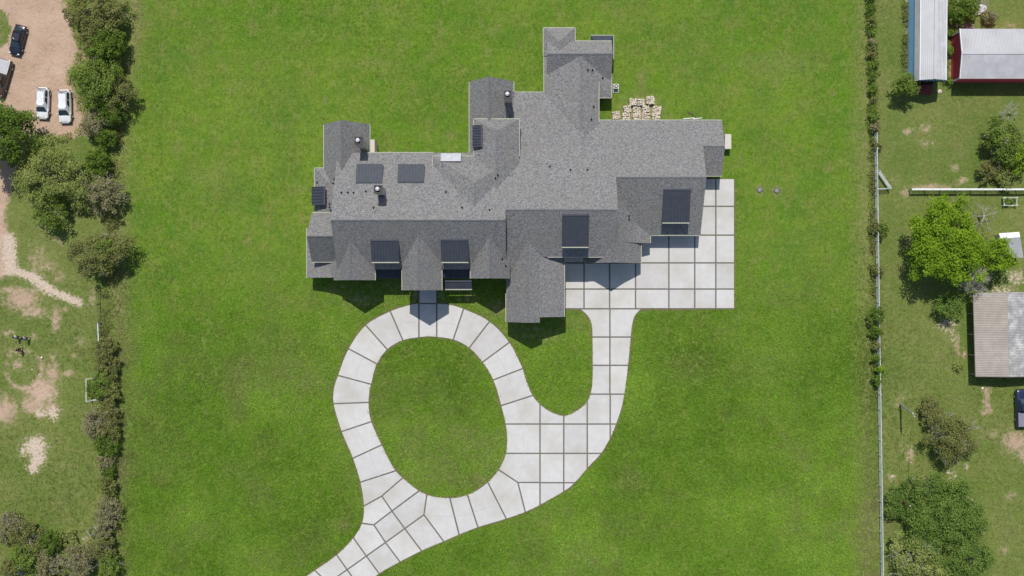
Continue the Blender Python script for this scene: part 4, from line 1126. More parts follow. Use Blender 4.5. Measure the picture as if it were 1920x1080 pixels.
def vehicle(name, label, cat, u, v, heading, L, Wd, Ht, mat, kind='suv', sunroof=False, group=None, glass='carglass', cover=None):
    """the vehicle's front points along local +x; heading in degrees from east, counter-clockwise"""
    t = thing(name, label, cat, U(u, v, 0), math.radians(heading), group)
    h2 = Wd/2; belt = Ht*.60; hood = Ht*.56
    # body: stations from tail to nose: (x, half width, sill, deck height)
    if kind == 'pickup':
        st = [(-.5, .90, .42, belt*.98), (-.49, .97, .30, belt), (-.3, 1, .26, belt), (-.06, 1, .24, belt), (.2, 1, .24, belt), (.30, 1, .26, hood*1.02), (.44, .97, .28, hood*.98), (.49, .88, .34, hood*.90), (.5, .72, .42, hood*.72)]
        cab = (-.10, .27, -.07, .13)
    elif kind == 'sedan':
        st = [(-.5, .74, .42, belt*.80), (-.485, .86, .34, belt*.93), (-.40, .95, .27, belt), (-.2, 1, .24, belt), (.1, 1, .24, belt*.99), (.22, .99, .25, hood*.97), (.38, .95, .27, hood*.90), (.46, .85, .32, hood*.80), (.5, .62, .38, hood*.62)]
        cab = (-.40, .27, -.26, .08)
    else:
        st = [(-.5, .80, .42, belt*.88), (-.49, .90, .34, belt*.98), (-.40, .97, .27, belt), (-.2, 1, .24, belt), (.14, 1, .24, belt*.99), (.25, .99, .25, hood*.98), (.39, .95, .27, hood*.92), (.465, .86, .32, hood*.82), (.5, .66, .38, hood*.62)]
        cab = (-.475, .29, -.42, .13)
    secs = []
    for (x, w, s_, d) in st:
        X = x*L; w2 = w*h2
        secs.append([(X, -w2*.94, s_), (X, -w2, s_+.18), (X, -w2*.99, d-.16), (X, -w2*.90, d-.03), (X, -w2*.5, d+.015), (X, 0, d+.03), (X, w2*.5, d+.015), (X, w2*.90, d-.03), (X, w2*.99, d-.16), (X, w2, s_+.18), (X, w2*.94, s_)])
    Vv, F = loft(secs)
    body = mesh('body', Vv, F, mat, t, None, True, True)
    body.modifiers.new('round', 'SUBSURF').render_levels = 2
    # cabin
    xb0, xb1, xt0, xt1 = [q*L for q in cab]
    wb, wt = h2*.90, h2*.68; zb, zt = belt-.06, Ht-.03
    ring = lambda z, x0, x1, w, r: [(x0+r*.6, -w+.0, z), (x1-r, -w, z), (x1, -w+r, z), (x1, w-r, z), (x1-r, w, z), (x0+r*.6, w, z), (x0, w-r, z), (x0, -w+r, z)]
    Vc, Fc = loft([ring(zb-.08, xb0, xb1, wb, .2), ring(zb, xb0, xb1, wb, .2), ring(zt-.10, xt0-.02, xt1+.05, wt+.03, .2), ring(zt+.015, xt0+.10, xt1-.12, wt-.07, .2)])
    cabin = mesh('cabin', Vc, Fc, mat, t, None, True, True)
    cabin.modifiers.new('round', 'SUBSURF').render_levels = 2
    def quad(nm, a, b, c, d, m_, par=t, out=(0, 0, 0)):
        k = Vector(out)
        mesh(nm, [Vector(p)+k for p in (a, b, c, d)], [(0, 1, 2, 3)], m_, par, None, False, True)
    def panel(nm, x0, x1, z0f, z1f, side, m_):
        """glass on a cabin side between two fractions of its height"""
        P = []
        for (xx, f) in ((x0, z0f), (x1, z0f), (x1, z1f), (x0, z1f)):
            lo = xb0+(xb1-xb0)*xx; hi_ = xt0+(xt1-xt0)*xx
            P.append((lo+(hi_-lo)*f, side*(wb+(wt-wb)*f+.012), zb+(zt-.05-zb)*f))
        mesh(nm, P, [(0, 1, 2, 3)], m_, cabin, None, False, True)
    for s_ in (-1, 1):
        panel('side_window', .08, .40, .22, .92, s_, M[glass]); panel('side_window', .44, .70, .22, .92, s_, M[glass])
    f0, f1 = .12, .94
    fr = lambda f, y: (xb1+(xt1-xb1)*f+.015, y, zb+(zt-.05-zb)*f+.008)
    quad('windscreen', fr(f0, -wb*.90), fr(f0, wb*.90), fr(f1, wt*.86), fr(f1, -wt*.86), M['tealglass'])
    bk = lambda f, y: (xb0+(xt0-xb0)*f-.015, y, zb+(zt-.05-zb)*f+.008)
    quad('rear_window', bk(.25, -wb*.80), bk(.25, wb*.80), bk(f1, wt*.82), bk(f1, -wt*.82), M[glass])
    if sunroof:
        xs = xt0+(xt1-xt0)*.80
        quad('sunroof', (xs-.5, -wt*.55, zt+.006), (xs, -wt*.55, zt+.006), (xs, wt*.55, zt+.006), (xs-.5, wt*.55, zt+.006), M['carglass'])
    if kind == 'pickup':
        b = MB(); b.box((-.30*L, 0, belt+.05), (.37*L, Wd*.86, .05)); b.build('bed_cover', cover or M['cover'], t, False, True)
    rw = .36 if kind != 'sedan' else .33
    for sx in (-.31, .30):
        for sy in (-1, 1):
            w = MB(); n = 18
            y0, y1 = sy*(h2-.22), sy*(h2+.005)
            P = [(sx*L+rw*math.cos(2*math.pi*k/n), y0, rw+rw*math.sin(2*math.pi*k/n)) for k in range(n)]+[(sx*L+rw*math.cos(2*math.pi*k/n), y1, rw+rw*math.sin(2*math.pi*k/n)) for k in range(n)]
            w.add(P, [(k, (k+1) % n, n+(k+1) % n, n+k) for k in range(n)]+[tuple(range(n)), tuple(range(2*n-1, n-1, -1))])
            wo_ = w.build('wheel', M['tyre'], t, False, True)
            r_ = MB(); P = [(sx*L+rw*.62*math.cos(2*math.pi*k/n), sy*(h2+.012), rw+rw*.62*math.sin(2*math.pi*k/n)) for k in range(n)]
            r_.add(P, [tuple(range(n))]); r_.build('rim', M['rim'], wo_, False, True)
    for sy in (-1, 1):
        b = MB(); b.box((.455*L, sy*h2*.70, hood*.86), (.16, .26, .10)); b.build('headlight', M['lampclear'], t, False, True)
        b = MB(); b.box((-.478*L, sy*h2*.80, belt*.90), (.10, .18, .16)); b.build('tail_light', M['lampred'], t, False, True)
        b = MB(); b.box((xb1-.28, sy*(h2+.06), belt+.06), (.10, .18, .12)); b.build('mirror', mat, t, False, True)
    b = MB(); b.box((.485*L, 0, .42), (.08, Wd*.80, .16)); b.box((-.488*L, 0, .46), (.08, Wd*.84, .16)); b.build('bumper', M['black'], t, False, True)
    return t

vehicle('car', 'white hatchback parked on the dirt yard, left of the two white cars', 'car', 84, 195, -92, 4.5, 1.82, 1.58, M['paint_white'], 'suv')
vehicle('car', 'white car with a dark sunroof, right of the two white cars', 'car', 125, 201, -89, 4.75, 1.88, 1.62, M['paint_white'], 'suv', True)
vehicle('car', 'black car parked at an angle on the dirt yard', 'car', 37, 77, -104, 4.4, 1.8, 1.45, M['paint_black'], 'sedan')
vehicle('pickup_truck', 'dark brown pickup cut off by the left edge', 'truck', 7, 148, -106, 5.4, 1.98, 1.85, M['paint_brown'], 'pickup', cover=plain('pale_load', (.45, .45, .46), .7))
vehicle('pickup_truck', 'navy pickup with a grey bed cover at the right edge', 'truck', 1913, 764, 91, 5.4, 1.98, 1.85, M['paint_navy'], 'pickup')

# ---------------------------------------------------------------- barns, shed, pavilion
def sheets(parent, c00, c10, c11, c01, width, mat, rib=.22, ribh=.05, name='roof_sheet'):
    """corrugated sheets over the quad; c00-c10 is the eave direction, ribs run from c00 to c01"""
    A, B, C_, D = [Vector(p) for p in (c00, c10, c11, c01)]
    Lg = (B-A).length; n = max(1, int(round(Lg/width)))
    nr = max(2, int(round(Lg/n/rib)))
    up = (B-A).cross(D-A).normalized()
    if up.z < 0: up = -up
    for i in range(n):
        mb = MB(); rows = []
        for k in range(nr*4+1):
            f = (i+k/(nr*4))/n
            q = k % 4
            hgt = ribh if q in (1, 2) else 0.0
            ff = f+(-.25/(n*nr*4) if q == 1 else (.25/(n*nr*4) if q == 2 else 0))
            lift = up*(hgt+.004*(i % 2))
            rows.append((A.lerp(B, ff)+lift, D.lerp(C_, ff)+lift))
        P = [p for r in rows for p in r]
        F = [(2*k, 2*k+2, 2*k+3, 2*k+1) for k in range(len(rows)-1)]
        mb.add(P, F); mb.build(name, mat, parent)

def solid_wall(parent, prof, a, b, mat, name='wall'):
    """prism: profile [(offset across, z)] swept from a to b (plan metres); offsets to the left of a->b"""
    a, b = Vector((*a, 0)), Vector((*b, 0)); d = (b-a).normalized(); nrm = Vector((-d.y, d.x, 0)); n = len(prof)
    P = [a+nrm*o+Vector((0, 0, z)) for o, z in prof]+[b+nrm*o+Vector((0, 0, z)) for o, z in prof]
    F = [tuple(range(n-1, -1, -1)), tuple(range(n, 2*n))]+[(i, (i+1) % n, (i+1) % n+n, i+n) for i in range(n)]
    return mesh(name, P, F, mat, parent)

# red barn
rb = thing('red_barn', 'red barn with a pale metal roof at the upper right edge', 'barn', U(1860, 111, 0))
solid_wall(rb, [(-3.3, 0), (3.3, 0), (3.3, 3.22), (0, 3.9), (-3.3, 3.22)], U(1784, 111)[:2], U(1990, 111)[:2], M['redwall'])
for k in range(12):   # lapped boards on the two walls that show
    z = .12+.27*k
    b = MB(); b.bar(U(1783.4, 69, z), U(1783.4, 153, z), .05, .2); b.build('clapboard', M['redwall'], rb)
    b = MB(); b.bar(U(1785, 154.3, z), U(1985, 154.3, z), .05, .2); b.build('clapboard', M['redwall'], rb)
for v_ in (68.5, 154): b = MB(); b.bar(U(1783, v_, 0), U(1783, v_, 3.3), .16); b.build('corner_board', M['whitepipe'], rb)
sheets(rb, U(1781, 65, 3.38), U(1992, 65, 3.38), U(1992, 111, 4.12), U(1781, 111, 4.12), 1.0, M['barnroof'])
sheets(rb, U(1781, 156.4, 3.38), U(1992, 156.4, 3.38), U(1992, 111, 4.12), U(1781, 111, 4.12), 1.0, M['barnroof2'])
b = MB(); b.bar(U(1780.5, 111, 4.16), U(1992, 111, 4.16), .4, .06); b.build('ridge_cap', M['barnroof'], rb)
for (v0, z0, v1, z1) in ((65, 3.36, 111, 4.1), (156.4, 3.36, 111, 4.1)): b = MB(); b.bar(U(1780.6, v0, z0), U(1780.6, v1, z1), .1, .2); b.build('rake_board', M['whitepipe'], rb)

# blue barn
bb = thing('blue_barn', 'long blue barn with a white metal roof left of the red barn', 'barn', U(1727, 60, 0))
prof = [(-1.95, 0), (1.95, 0), (1.95, 3.0), (1.75, 4.1), (0, 4.75), (-1.75, 4.1), (-1.95, 3.0)]
solid_wall(bb, prof, U(1725.5, 157)[:2], U(1727.5, -60)[:2], M['bluewall'])
def q_(u, v, z): return U(u-(v-60)*.010, v, z)
for (a, b_, m_) in (((1700.5, 2.95), (1704, 4.25), 'barnroof2'), ((1704, 4.25), (1728, 4.95), 'barnroof'), ((1752, 4.25), (1728, 4.95), 'barnroof2'), ((1755.5, 2.95), (1752, 4.25), 'barnroof2')):
    sheets(bb, q_(a[0], 161, a[1]), q_(b_[0], 161, b_[1]), q_(b_[0], -60, b_[1]), q_(a[0], -60, a[1]), .95, M[m_], .24, .03)
b = MB(); b.bar(q_(1728, 161, 5.0), q_(1728, -60, 5.0), .35, .05); b.build('ridge_cap', M['barnroof'], bb)
for u_ in (1703.9, 1752.1): b = MB(); b.bar(q_(u_, 161, 4.27), q_(u_, -60, 4.27), .1, .05); b.build('eave_trim', M['whitepipe'], bb)
# white zigzag end frame over the open end
pts = [(1702, 3.2), (1708, 4.2), (1714, 3.2), (1720, 4.35), (1726, 3.2), (1732, 4.35), (1738, 3.2), (1744, 4.2), (1750, 3.2)]
mb = MB(); mb.add([q_(1702.5, 160.2, 3.05), q_(1753, 160.2, 3.05), q_(1751, 160.2, 4.2), q_(1728, 160.2, 4.85), q_(1704.5, 160.2, 4.2)], [(0, 1, 2, 3, 4)]); mb.build('gable_panel', M['bluewall'], bb)
for (a, b_) in zip(pts[:-1], pts[1:]): mb = MB(); mb.bar(q_(a[0], 160.8, a[1]), q_(b_[0], 160.8, b_[1]), .05, .12); mb.build('truss_bar', M['soot'], bb)
mb = MB(); mb.bar(q_(1701, 160.8, 3.08), q_(1752, 160.8, 3.08), .05, .12); mb.build('tie_beam', M['soot'], bb)
mb = MB(); mb.box((*q_(1726, 158.2, 0)[:2], 1.25), (3.4, .06, 2.5)); mb.build('opening_shade_panel', M['black'], bb)  # black panel on the wall: shade inside the open end put in as colour
mb = MB(); mb.box((*U(1732, 168)[:2], .03), (2.3, 1.5, .06)); tag(mb.build('floor_mat', M['floor']), 'dull red mat on the ground before the open end of the blue barn', 'mat')

# tin-roofed pavilion
pv = thing('pavilion', 'open pavilion with a tan and grey corrugated tin roof at the right edge', 'pavilion', U(1869, 627, 0))
c = {'nw': (1809, 549.5, 2.75), 'sw': (1813.5, 703, 2.75), 'nr': (1868, 548, 3.35), 'sr': (1872, 703, 3.35), 'ne': (1928, 547, 2.75), 'se': (1932, 703, 2.75)}
sheets(pv, U(*c['nw']), U(*c['sw']), U(*c['sr']), U(*c['nr']), .95, M['rustroof'], .24, .05)
sheets(pv, U(*c['ne']), U(*c['se']), U(*c['sr']), U(*c['nr']), .95, M['greyroof'], .24, .05)
for (a, b_) in (('nw', 'sw'), ('sw', 'sr'), ('sr', 'se'), ('nw', 'nr'), ('nr', 'ne')):
    mb = MB(); p, q = list(U(*c[a])), list(U(*c[b_])); p[2] -= .09; q[2] -= .09; mb.bar(p, q, .07, .14); mb.build('fascia', M['wood'], pv)
for f in (0.02, .25, .5, .75, .98):
    for (a, b_) in (('nw', 'sw'), ('ne', 'se')):
        p = Vector(U(*c[a])).lerp(Vector(U(*c[b_])), f); ctr = Vector(U(1870, 627)); p.x += .3*(1 if ctr.x > p.x else -1)
        mb = MB(); mb.bar((p.x, p.y, 0), (p.x, p.y, 2.7), .15); mb.build('post', M['wood'], pv)

# white shed
ws = thing('white_shed', 'small shed with a white ribbed roof beside the bright tree', 'shed', U(1857, 462, 0))
def w_(x, y, h): return W(x, y, h)
sheets(ws, w_(1873, 437.5, 2.15), w_(1911, 435, 2.15), w_(1913, 444.7, 2.5), w_(1876, 447.5, 2.5), .8, M['whitepipe'], .2, .03)
sheets(ws, w_(1878, 484, 2.0), w_(1919, 483, 2.0), w_(1913, 444.7, 2.5), w_(1876, 447.5, 2.5), .8, M['barnroof'], .2, .03)
mb = MB(); mb.prism([w_(1875.5, 440, 2.1)[:2], w_(1911.5, 438, 2.1)[:2], w_(1917, 481, 2.1)[:2], w_(1880, 482, 2.1)[:2]], 0, 1.95); mb.build('wall', M['barnroof2'], ws)

# ---------------------------------------------------------------- fences and poles
def fence(name, label, pts, n, rails, mat, pr=.05, rr=.035, post_h=None, cat='fence', matr=None, every=None):
    """pts: plan polyline (u, v); n posts along it; rails: heights"""
    P = [Vector(U(u, v)) for u, v in pts]
    L_ = [0]
    for a, b in zip(P[:-1], P[1:]): L_.append(L_[-1]+(b-a).length)
    def at(d):
        for i in range(len(P)-1):
            if d <= L_[i+1]+1e-6: return P[i].lerp(P[i+1], (d-L_[i])/max(1e-6, L_[i+1]-L_[i]))
        return P[-1]
    mid = at(L_[-1]/2)
    t = thing(name, label, cat, mid)
    ph = post_h or max(rails)
    pp = [at(L_[-1]*i/(n-1)) for i in range(n)]
    for p in pp:
        mb = MB(); mb.tube([(p.x, p.y, -.1), (p.x, p.y, ph)], pr, 8); mb.build('post', mat, t)
    for z in rails:
        mb = MB(); mb.tube([(p.x, p.y, z) for p in pp], rr, 6); mb.build('rail' if rr > .015 else 'wire', matr or mat, t)
    return t
fence('pipe_fence', 'long white pipe fence along the right edge of the lawn', [(1638.5, 252), (1640.5, 420), (1643, 600), (1646.5, 820), (1651, 1110)], 31, (.45, .95, 1.38), M['palepipe'], .06, .045, 1.42)
fence('pipe_fence', 'white-topped pipe fence running across the right-hand paddocks', [(1704, 356.8), (1990, 356.8)], 11, (.35, .7, 1.05), M['darkpipe'], .07, .04, 1.2)
mb = MB(); mb.tube([U(1703.5, 356.8, 1.27), U(1990, 356.8, 1.27)], .15, 8); tag(mb.build('top_rail', M['whitepipe']), 'thick white pipe lying on the posts of the paddock fence', 'pipe')
gt = thing('gate', 'open white pipe gate between the long white fence and the paddock fence', 'gate', U(1652, 338, 0))
for (a, b_) in (((1644, 322), (1665, 353)), ((1640, 355.5), (1664.5, 354.5))):
    for z in (.3, .6, .9, 1.25): mb = MB(); mb.tube([U(*a, z), U(*b_, z)], .04, 6); mb.build('rail', M['palepipe'], gt)
    for p in (a, b_): mb = MB(); mb.tube([U(*p, 0), U(*p, 1.3)], .06, 8); mb.build('post', M['palepipe'], gt)
fence('wire_fence', 'dark wire fence along the left edge of the lawn', [(187, 535), (190, 700), (196, 870), (200, 1000), (203, 1100)], 17, (.4, .8, 1.15), M['darkpipe'], .06, .014, 1.3)
mp = thing('metal_panel', 'narrow pale metal panel standing against the left wire fence', 'panel', U(189, 622, 0))
mb = MB(); mb.bar(U(189, 604, .95), U(190.5, 640, .95), .12, .5); mb.build('sheet', M['palepipe'], mp)
for v_ in (604, 622, 640): mb = MB(); mb.bar(U(189+(v_-604)/24, v_, 0), U(189+(v_-604)/24, v_, 1.2), .1); mb.build('post', M['greypipe'], mp)

# leaning pole with a cable to a second, rusty pole
up = thing('leaning_pole', 'grey leaning pole with a short crossarm standing in the right paddock', 'pole', U(1688, 757, 0))
tip = U(1683.5, 768, 6.0)
mb = MB(); mb.tube([U(1688, 757, -.2), tip], [.14, .11], 10); mb.build('shaft', M['greypipe'], up)
mb = MB(); mb.bar((tip[0]-.1, tip[1]+.25, 5.75), (tip[0]+.1, tip[1]-.4, 5.9), .12, .1); mb.build('crossarm', M['greypipe'], up)
mb = MB(); mb.cyl((tip[0]+.05, tip[1]-.25), .07, 5.9, 6.15, 8); mb.build('insulator', M['flue'], up)
rp_ = thing('rusty_pole', 'rusty brown pole leaning in the feathery shrub', 'pole', U(1681, 931, 0))
tip2 = U(1680, 934, 5.2)
mb = MB(); mb.tube([U(1681, 931, -.2), tip2], [.12, .09], 10); mb.build('shaft', plain('rust_pipe', (.13, .05, .035), .8), rp_)
mb = MB(); mb.cyl(tip2, .08, 5.2, 5.4, 8); mb.build('insulator', M['flue'], rp_)
cb = [Vector(tip).lerp(Vector(tip2), k/12)-Vector((0, 0, 1.1*math.sin(math.pi*k/12))) for k in range(13)]
mb = MB(); mb.tube(cb, .018, 5); tag(mb.build('cable', M['black']), 'thin dark cable strung from the leaning pole to the rusty pole', 'cable')

# ---------------------------------------------------------------- goals, ball, people
def goal(name, label, pts, ht, r, mat):
    """pts: front-left, front-right, back-right, back-left base corners (plan metres)"""
    a, b, c_, d = [Vector((*p[:2], 0)) for p in pts]; up_ = Vector((0, 0, ht))
    t = thing(name, label, 'goal', (a+b+c_+d)/4)
    for nm, seg in (('crossbar', (a+up_, b+up_)), ('post', (a, a+up_)), ('post', (b, b+up_)), ('side_bar', (a+up_, d)), ('side_bar', (b+up_, c_)), ('base_bar', (a, d)), ('base_bar', (b, c_)), ('back_bar', (d, c_))):
        mb = MB(); mb.tube(seg, r, 8); mb.build(nm, mat, t)
    return t
goal('goal', 'white goal frame standing in the brush by the left fence', [U(172, 709), U(172, 750), U(192, 749), U(192, 707)], 2.0, .05, M['whitepipe'])
goal('goal', 'small grey goal frame near the bottom of the left fence', [U(168, 992), U(176, 1002), U(182, 994), U(175, 987)], 1.2, .045, M['greypipe'])
mb = MB(); bm = bmesh.new(); bmesh.ops.create_icosphere(bm, subdivisions=2, radius=.16); me = bpy.data.meshes.new('football'); bm.to_mesh(me); bm.free(); me.materials.append(M['whitepipe'])
ball = link('football', me, None, (*U(79, 670.5)[:2], .16)); tag(ball, 'white ball lying on the worn ring of bare soil', 'ball')

def skin_mesh(name, verts, edges, radii, sub=2):
    me = bpy.data.meshes.new('tmp'); me.from_pydata(verts, edges, []); ob = bpy.data.objects.new('tmp', me); COL.objects.link(ob)
    sk = ob.modifiers.new('s', 'SKIN'); sk.use_smooth_shade = True
    for i, r in enumerate(radii):
        me.skin_vertices[0].data[i].radius = (r, r) if not isinstance(r, tuple) else r
        me.skin_vertices[0].data[i].use_root = (i == 0)
    ss = ob.modifiers.new('d', 'SUBSURF'); ss.levels = ss.render_levels = sub
    dg = bpy.context.evaluated_depsgraph_get()
    m2 = bpy.data.meshes.new_from_object(ob.evaluated_get(dg)); m2.name = name
    bpy.data.objects.remove(ob); bpy.data.meshes.remove(me)
    return m2

M['skin'] = plain('skin', (.42, .26, .18), .6)
def person(label, u, v, rot, shirt, shorts, hair, stride=.25, lean=.08, arm=.5):
    t = thing('person', label, 'person', U(u, v, 0), rot)
    s = stride
    # facing local +y; joints in metres, pelvis first
    V = [(0, 0, .95), (0, lean*.4, 1.2), (0, lean, 1.42), (0, lean*1.2, 1.52), (0, lean*1.3+.01, 1.63), (0, lean*1.3+.015, 1.72),
         (-.10, 0, .90), (-.11, s*.6, .50), (-.11, s*.45, .09), (-.11, s*.45+.17, .045),
         (.10, 0, .90), (.11, -s*.3, .50), (.11, -s*.9, .12), (.11, -s*.9+.16, .045),
         (-.19, lean, 1.42), (-.25, lean-arm*.2, 1.16), (-.24, lean+arm*.12, .95), (-.235, lean+arm*.12+.05, .87),
         (.19, lean, 1.42), (.26, lean+arm*.15, 1.16), (.24, lean+arm*.45, .98), (.235, lean+arm*.45+.06, .92)]
    E = [(0, 1), (1, 2), (2, 3), (3, 4), (4, 5), (0, 6), (6, 7), (7, 8), (8, 9), (0, 10), (10, 11), (11, 12), (12, 13), (2, 14), (14, 15), (15, 16), (16, 17), (2, 18), (18, 19), (19, 20), (20, 21)]
    rad = [.14, .13, .14, .055, .095, .085, .09, .062, .042, .035, .09, .062, .042, .035, .06, .043, .032, .03, .06, .043, .032, .03]
    # fingers and thumb of each hand, a nose
    for wi, sx in ((17, -1), (21, 1)):
        b = V[wi]
        for k, ln in enumerate((.075, .085, .08, .065)):
            i = len(V); V.append((b[0]+(k-1.5)*.018, b[1]+.02, b[2]-.04)); V.append((b[0]+(k-1.5)*.02, b[1]+.035, b[2]-.04-ln)); E += [(wi, i), (i, i+1)]; rad += [.010, .007]
        i = len(V); V.append((b[0]-sx*.05, b[1]+.04, b[2]-.03)); E.append((wi, i)); rad.append(.009)
    i = len(V); V.append((0, lean*1.3+.125, 1.63)); E.append((4, i)); rad.append(.018)
    link('body', skin_mesh('body', V, E, rad), t).data.materials.append(M['skin'])
    def cloth(nm, ids, ed, rr, mat):
        mp_ = {j: k for k, j in enumerate(ids)}
        m_ = skin_mesh(nm, [V[j] for j in ids], [(mp_[a], mp_[b]) for a, b in ed], rr); m_.materials.append(mat); link(nm, m_, t)
    cloth('shirt', [1, 2, 0, 14, 15, 18, 19], [(1, 2), (1, 0), (2, 14), (14, 15), (2, 18), (18, 19)], [.155, .165, .155, .085, .062, .085, .062], shirt)
    cloth('shorts', [0, 6, 7, 10, 11], [(0, 6), (6, 7), (0, 10), (10, 11)], [.165, .115, .085, .115, .085], shorts)
    hv = [(0, lean*1.3-.02, 1.68), (0, lean*1.3-.015, 1.76), (0, lean*1.3-.06, 1.66)]
    m_ = skin_mesh('hair', hv, [(0, 1), (0, 2)], [.105, .085, .08]); m_.materials.append(hair); link('hair', m_, t)
    for sx in (-1, 1):
        mb = MB(); b = V[9 if sx < 0 else 13]; mb.box((b[0], b[1]-.06, .045), (.1, .27, .09)); mb.build('shoe', M['black'], t, False, True)
    return t
CL = lambda n, c: plain(n, c, .9, spec=.1)
person('person in a white shirt running, left of the three players', 37, 632, 1.2, CL('white_shirt', (.7, .71, .75)), CL('black_shorts', (.015, .015, .02)), CL('dark_hair', (.02, .015, .01)), .4, .14, .6)
person('person in a grey shirt running, right of the three players', 54, 634, 1.5, CL('grey_shirt', (.42, .44, .50)), CL('dark_shorts', (.03, .03, .035)), CL('brown_hair', (.04, .025, .015)), .35, .12, .6)
person('person in dark clothes at the worn ring, lowest of the three players', 42, 655, 2.4, CL('black_shirt', (.02, .016, .016)), CL('maroon_shorts', (.05, .02, .02)), CL('black_hair', (.012, .01, .01)), .3, .10, .5)

# ---------------------------------------------------------------- stone pallets, unit, lids, debris
def stone_pallet(u, v, rz, label, seed, size=1.0):
    rr = random.Random(seed); t = thing('stone_pallet', label, 'pallet', U(u, v, 0), rz, 'pallets of building stone')
    for k in range(3): mb = MB(); mb.box((0, (-.42+.42*k)*size, .05), (1.05*size, .09, .1)); mb.build('bearer', M['wood'], t, False, True)
    for k in range(6): mb = MB(); mb.box(((-.45+.18*k)*size, 0, .112), (.12, 1.0*size, .022)); mb.build('plank', M['wood'], t, False, True)
    mb = MB()
    for lay in range(3):
        for i in range(4):
            for j in range(4):
                if lay == 2 and rr.random() < .25: continue
                cx = (-.39+.26*i+rr.uniform(-.05, .05))*size; cy = (-.39+.26*j+rr.uniform(-.05, .05))*size; z = .13+.19*lay
                sx, sy, sz = rr.uniform(.20, .34)*size, rr.uniform(.18, .30)*size, rr.uniform(.14, .22)
                a = rr.uniform(-.6, .6); P = []
                for zz in (0, sz):
                    for (p, q) in ((-1, -1), (1, -1), (1, 1), (-1, 1)):
                        x_ = p*sx/2*rr.uniform(.7, 1.1); y_ = q*sy/2*rr.uniform(.7, 1.1)
                        P.append((cx+x_*math.cos(a)-y_*math.sin(a), cy+x_*math.sin(a)+y_*math.cos(a), z+zz*rr.uniform(.8, 1.15)))
                mb.add(P, [(3, 2, 1, 0), (4, 5, 6, 7), (0, 1, 5, 4), (1, 2, 6, 5), (2, 3, 7, 6), (3, 0, 4, 7)])
    o = mb.build('stones', M['stone'], t, False, True); o['kind'] = 'stuff'
PAL = [(1186, 192.5, .1, 'pale stone pallet, left one of the top row of three', 1.0), (1201, 192.8, 0, 'stone pallet in the middle of the top row of three', .95), (1218.5, 189, .05, 'stone pallet at the right end of the top row, set a little higher', 1.1),
       (1175.5, 206, .08, 'stone pallet, left end of the second row of four', 1.0), (1193, 208, -.05, 'stone pallet, second from the left in the second row', 1.0), (1210, 205.5, .1, 'stone pallet, third from the left in the second row', .95), (1230.5, 207.5, -.1, 'stone pallet, right end of the second row of four', 1.1),
       (1154.5, 217, .12, 'lone stone pallet nearest the low north wing wall', 1.05), (1173.5, 220, 0, 'stone pallet, second from the left in the row against the house eave', 1.0), (1193, 221, .05, 'stone pallet, middle of the row against the house eave', 1.0), (1210, 220, -.08, 'stone pallet, fourth in the row against the house eave', 1.0), (1229, 220.5, .06, 'stone pallet, right end of the row against the house eave', 1.05)]
for i, (u_, v_, rz, l, sz) in enumerate(PAL): stone_pallet(u_, v_, rz, l, i+3, sz)

ac = thing('air_conditioner', 'air conditioning unit on a pale pad beside the north wing', 'air conditioner', U(1154.5, 166, 0))
p = U(1154.5, 166)
mb = MB(); mb.box((p[0], p[1], .06), (.85, 1.25, .12)); mb.build('pad', M['slab'], ac)
mb = MB(); mb.box((p[0]-.03, p[1]+.16, .5), (.66, .66, .76)); mb.build('housing', M['greypipe'], ac)
mb = MB(); mb.cyl((p[0]-.03, p[1]+.16), .27, .88, .92, 18); fan = mb.build('fan_grille', M['soot'], ac)
mb = MB(); mb.cyl((p[0]-.03, p[1]+.16), .10, .92, .95, 12); mb.build('fan_hub', M['flue'], fan)
for (u_, v_, l) in ((1424, 356, 'left of the two dark septic lids in the lawn'), (1456, 357.5, 'right of the two dark septic lids in the lawn')):
    t = thing('septic_lid', l, 'lid', U(u_, v_, 0), 0, 'septic lids')
    mb = MB(); mb.cyl((0, 0), .36, -.1, .12, 18); mb.build('riser', M['black'], t, False, True)
    mb = MB(); mb.cyl((0, 0), .33, .12, .17, 18, 0, .3); mb.build('cover', M['cover'], t, False, True)

# fallen branch, pipes by the eave, lumber, rubble, boulder, trough frame
fb = MB(); p = Vector(U(1290, 211)); q = Vector(U(1303, 219))
fb.tube([p+Vector((0, 0, .08)), p.lerp(q, .5)+Vector((.1, .1, .12)), q+Vector((0, 0, .06))], [.04, .06, .08], 6)
for k in range(7):
    s_ = p.lerp(q, R.random())+Vector((0, 0, .1)); fb.tube([s_, s_+Vector((R.uniform(-.5, .5), R.uniform(-.1, .6), R.uniform(.05, .3)))], [.03, .01], 4)
tag(fb.build('fallen_branch', M['bark']), 'dry brown branch lying on the lawn behind the garage wing', 'branch')
for (a, b_, l) in (((1281, 222.8), (1302, 221.5), 'longer white pipe on the grass behind the garage wing'), ((1300, 223.5), (1316, 221.3), 'shorter white pipe on the grass behind the garage wing')):
    mb = MB(); mb.tube([U(*a, .1), U(*b_, .1)], .07, 8); tag(mb.build('loose_pipe', M['whitepipe']), l, 'pipe')
lp = thing('lumber_pile', 'stack of weathered grey planks behind the red barn', 'lumber', U(1812, 52, 0))
for i in range(3):
    for k in range(8):
        a = -.06+R.uniform(-.12, .12)*(1+i*.3); cx, cy = U(1811+R.uniform(-3, 3), 46.5+k*1.75)[:2]
        mb = MB(); mb.box((cx, cy, .08+.13*i), (1.75+R.uniform(-.2, .3), .12, .1), a); mb.build('plank', M['wood'], lp)
for k in range(5):
    a = R.uniform(.5, 1.6); cx, cy = U(1800+R.uniform(-3, 3), 52+R.uniform(-6, 6))[:2]
    mb = MB(); mb.box((cx, cy, .35), (1.2, .08, .08), a); mb.build('plank', M['greybark'], lp)
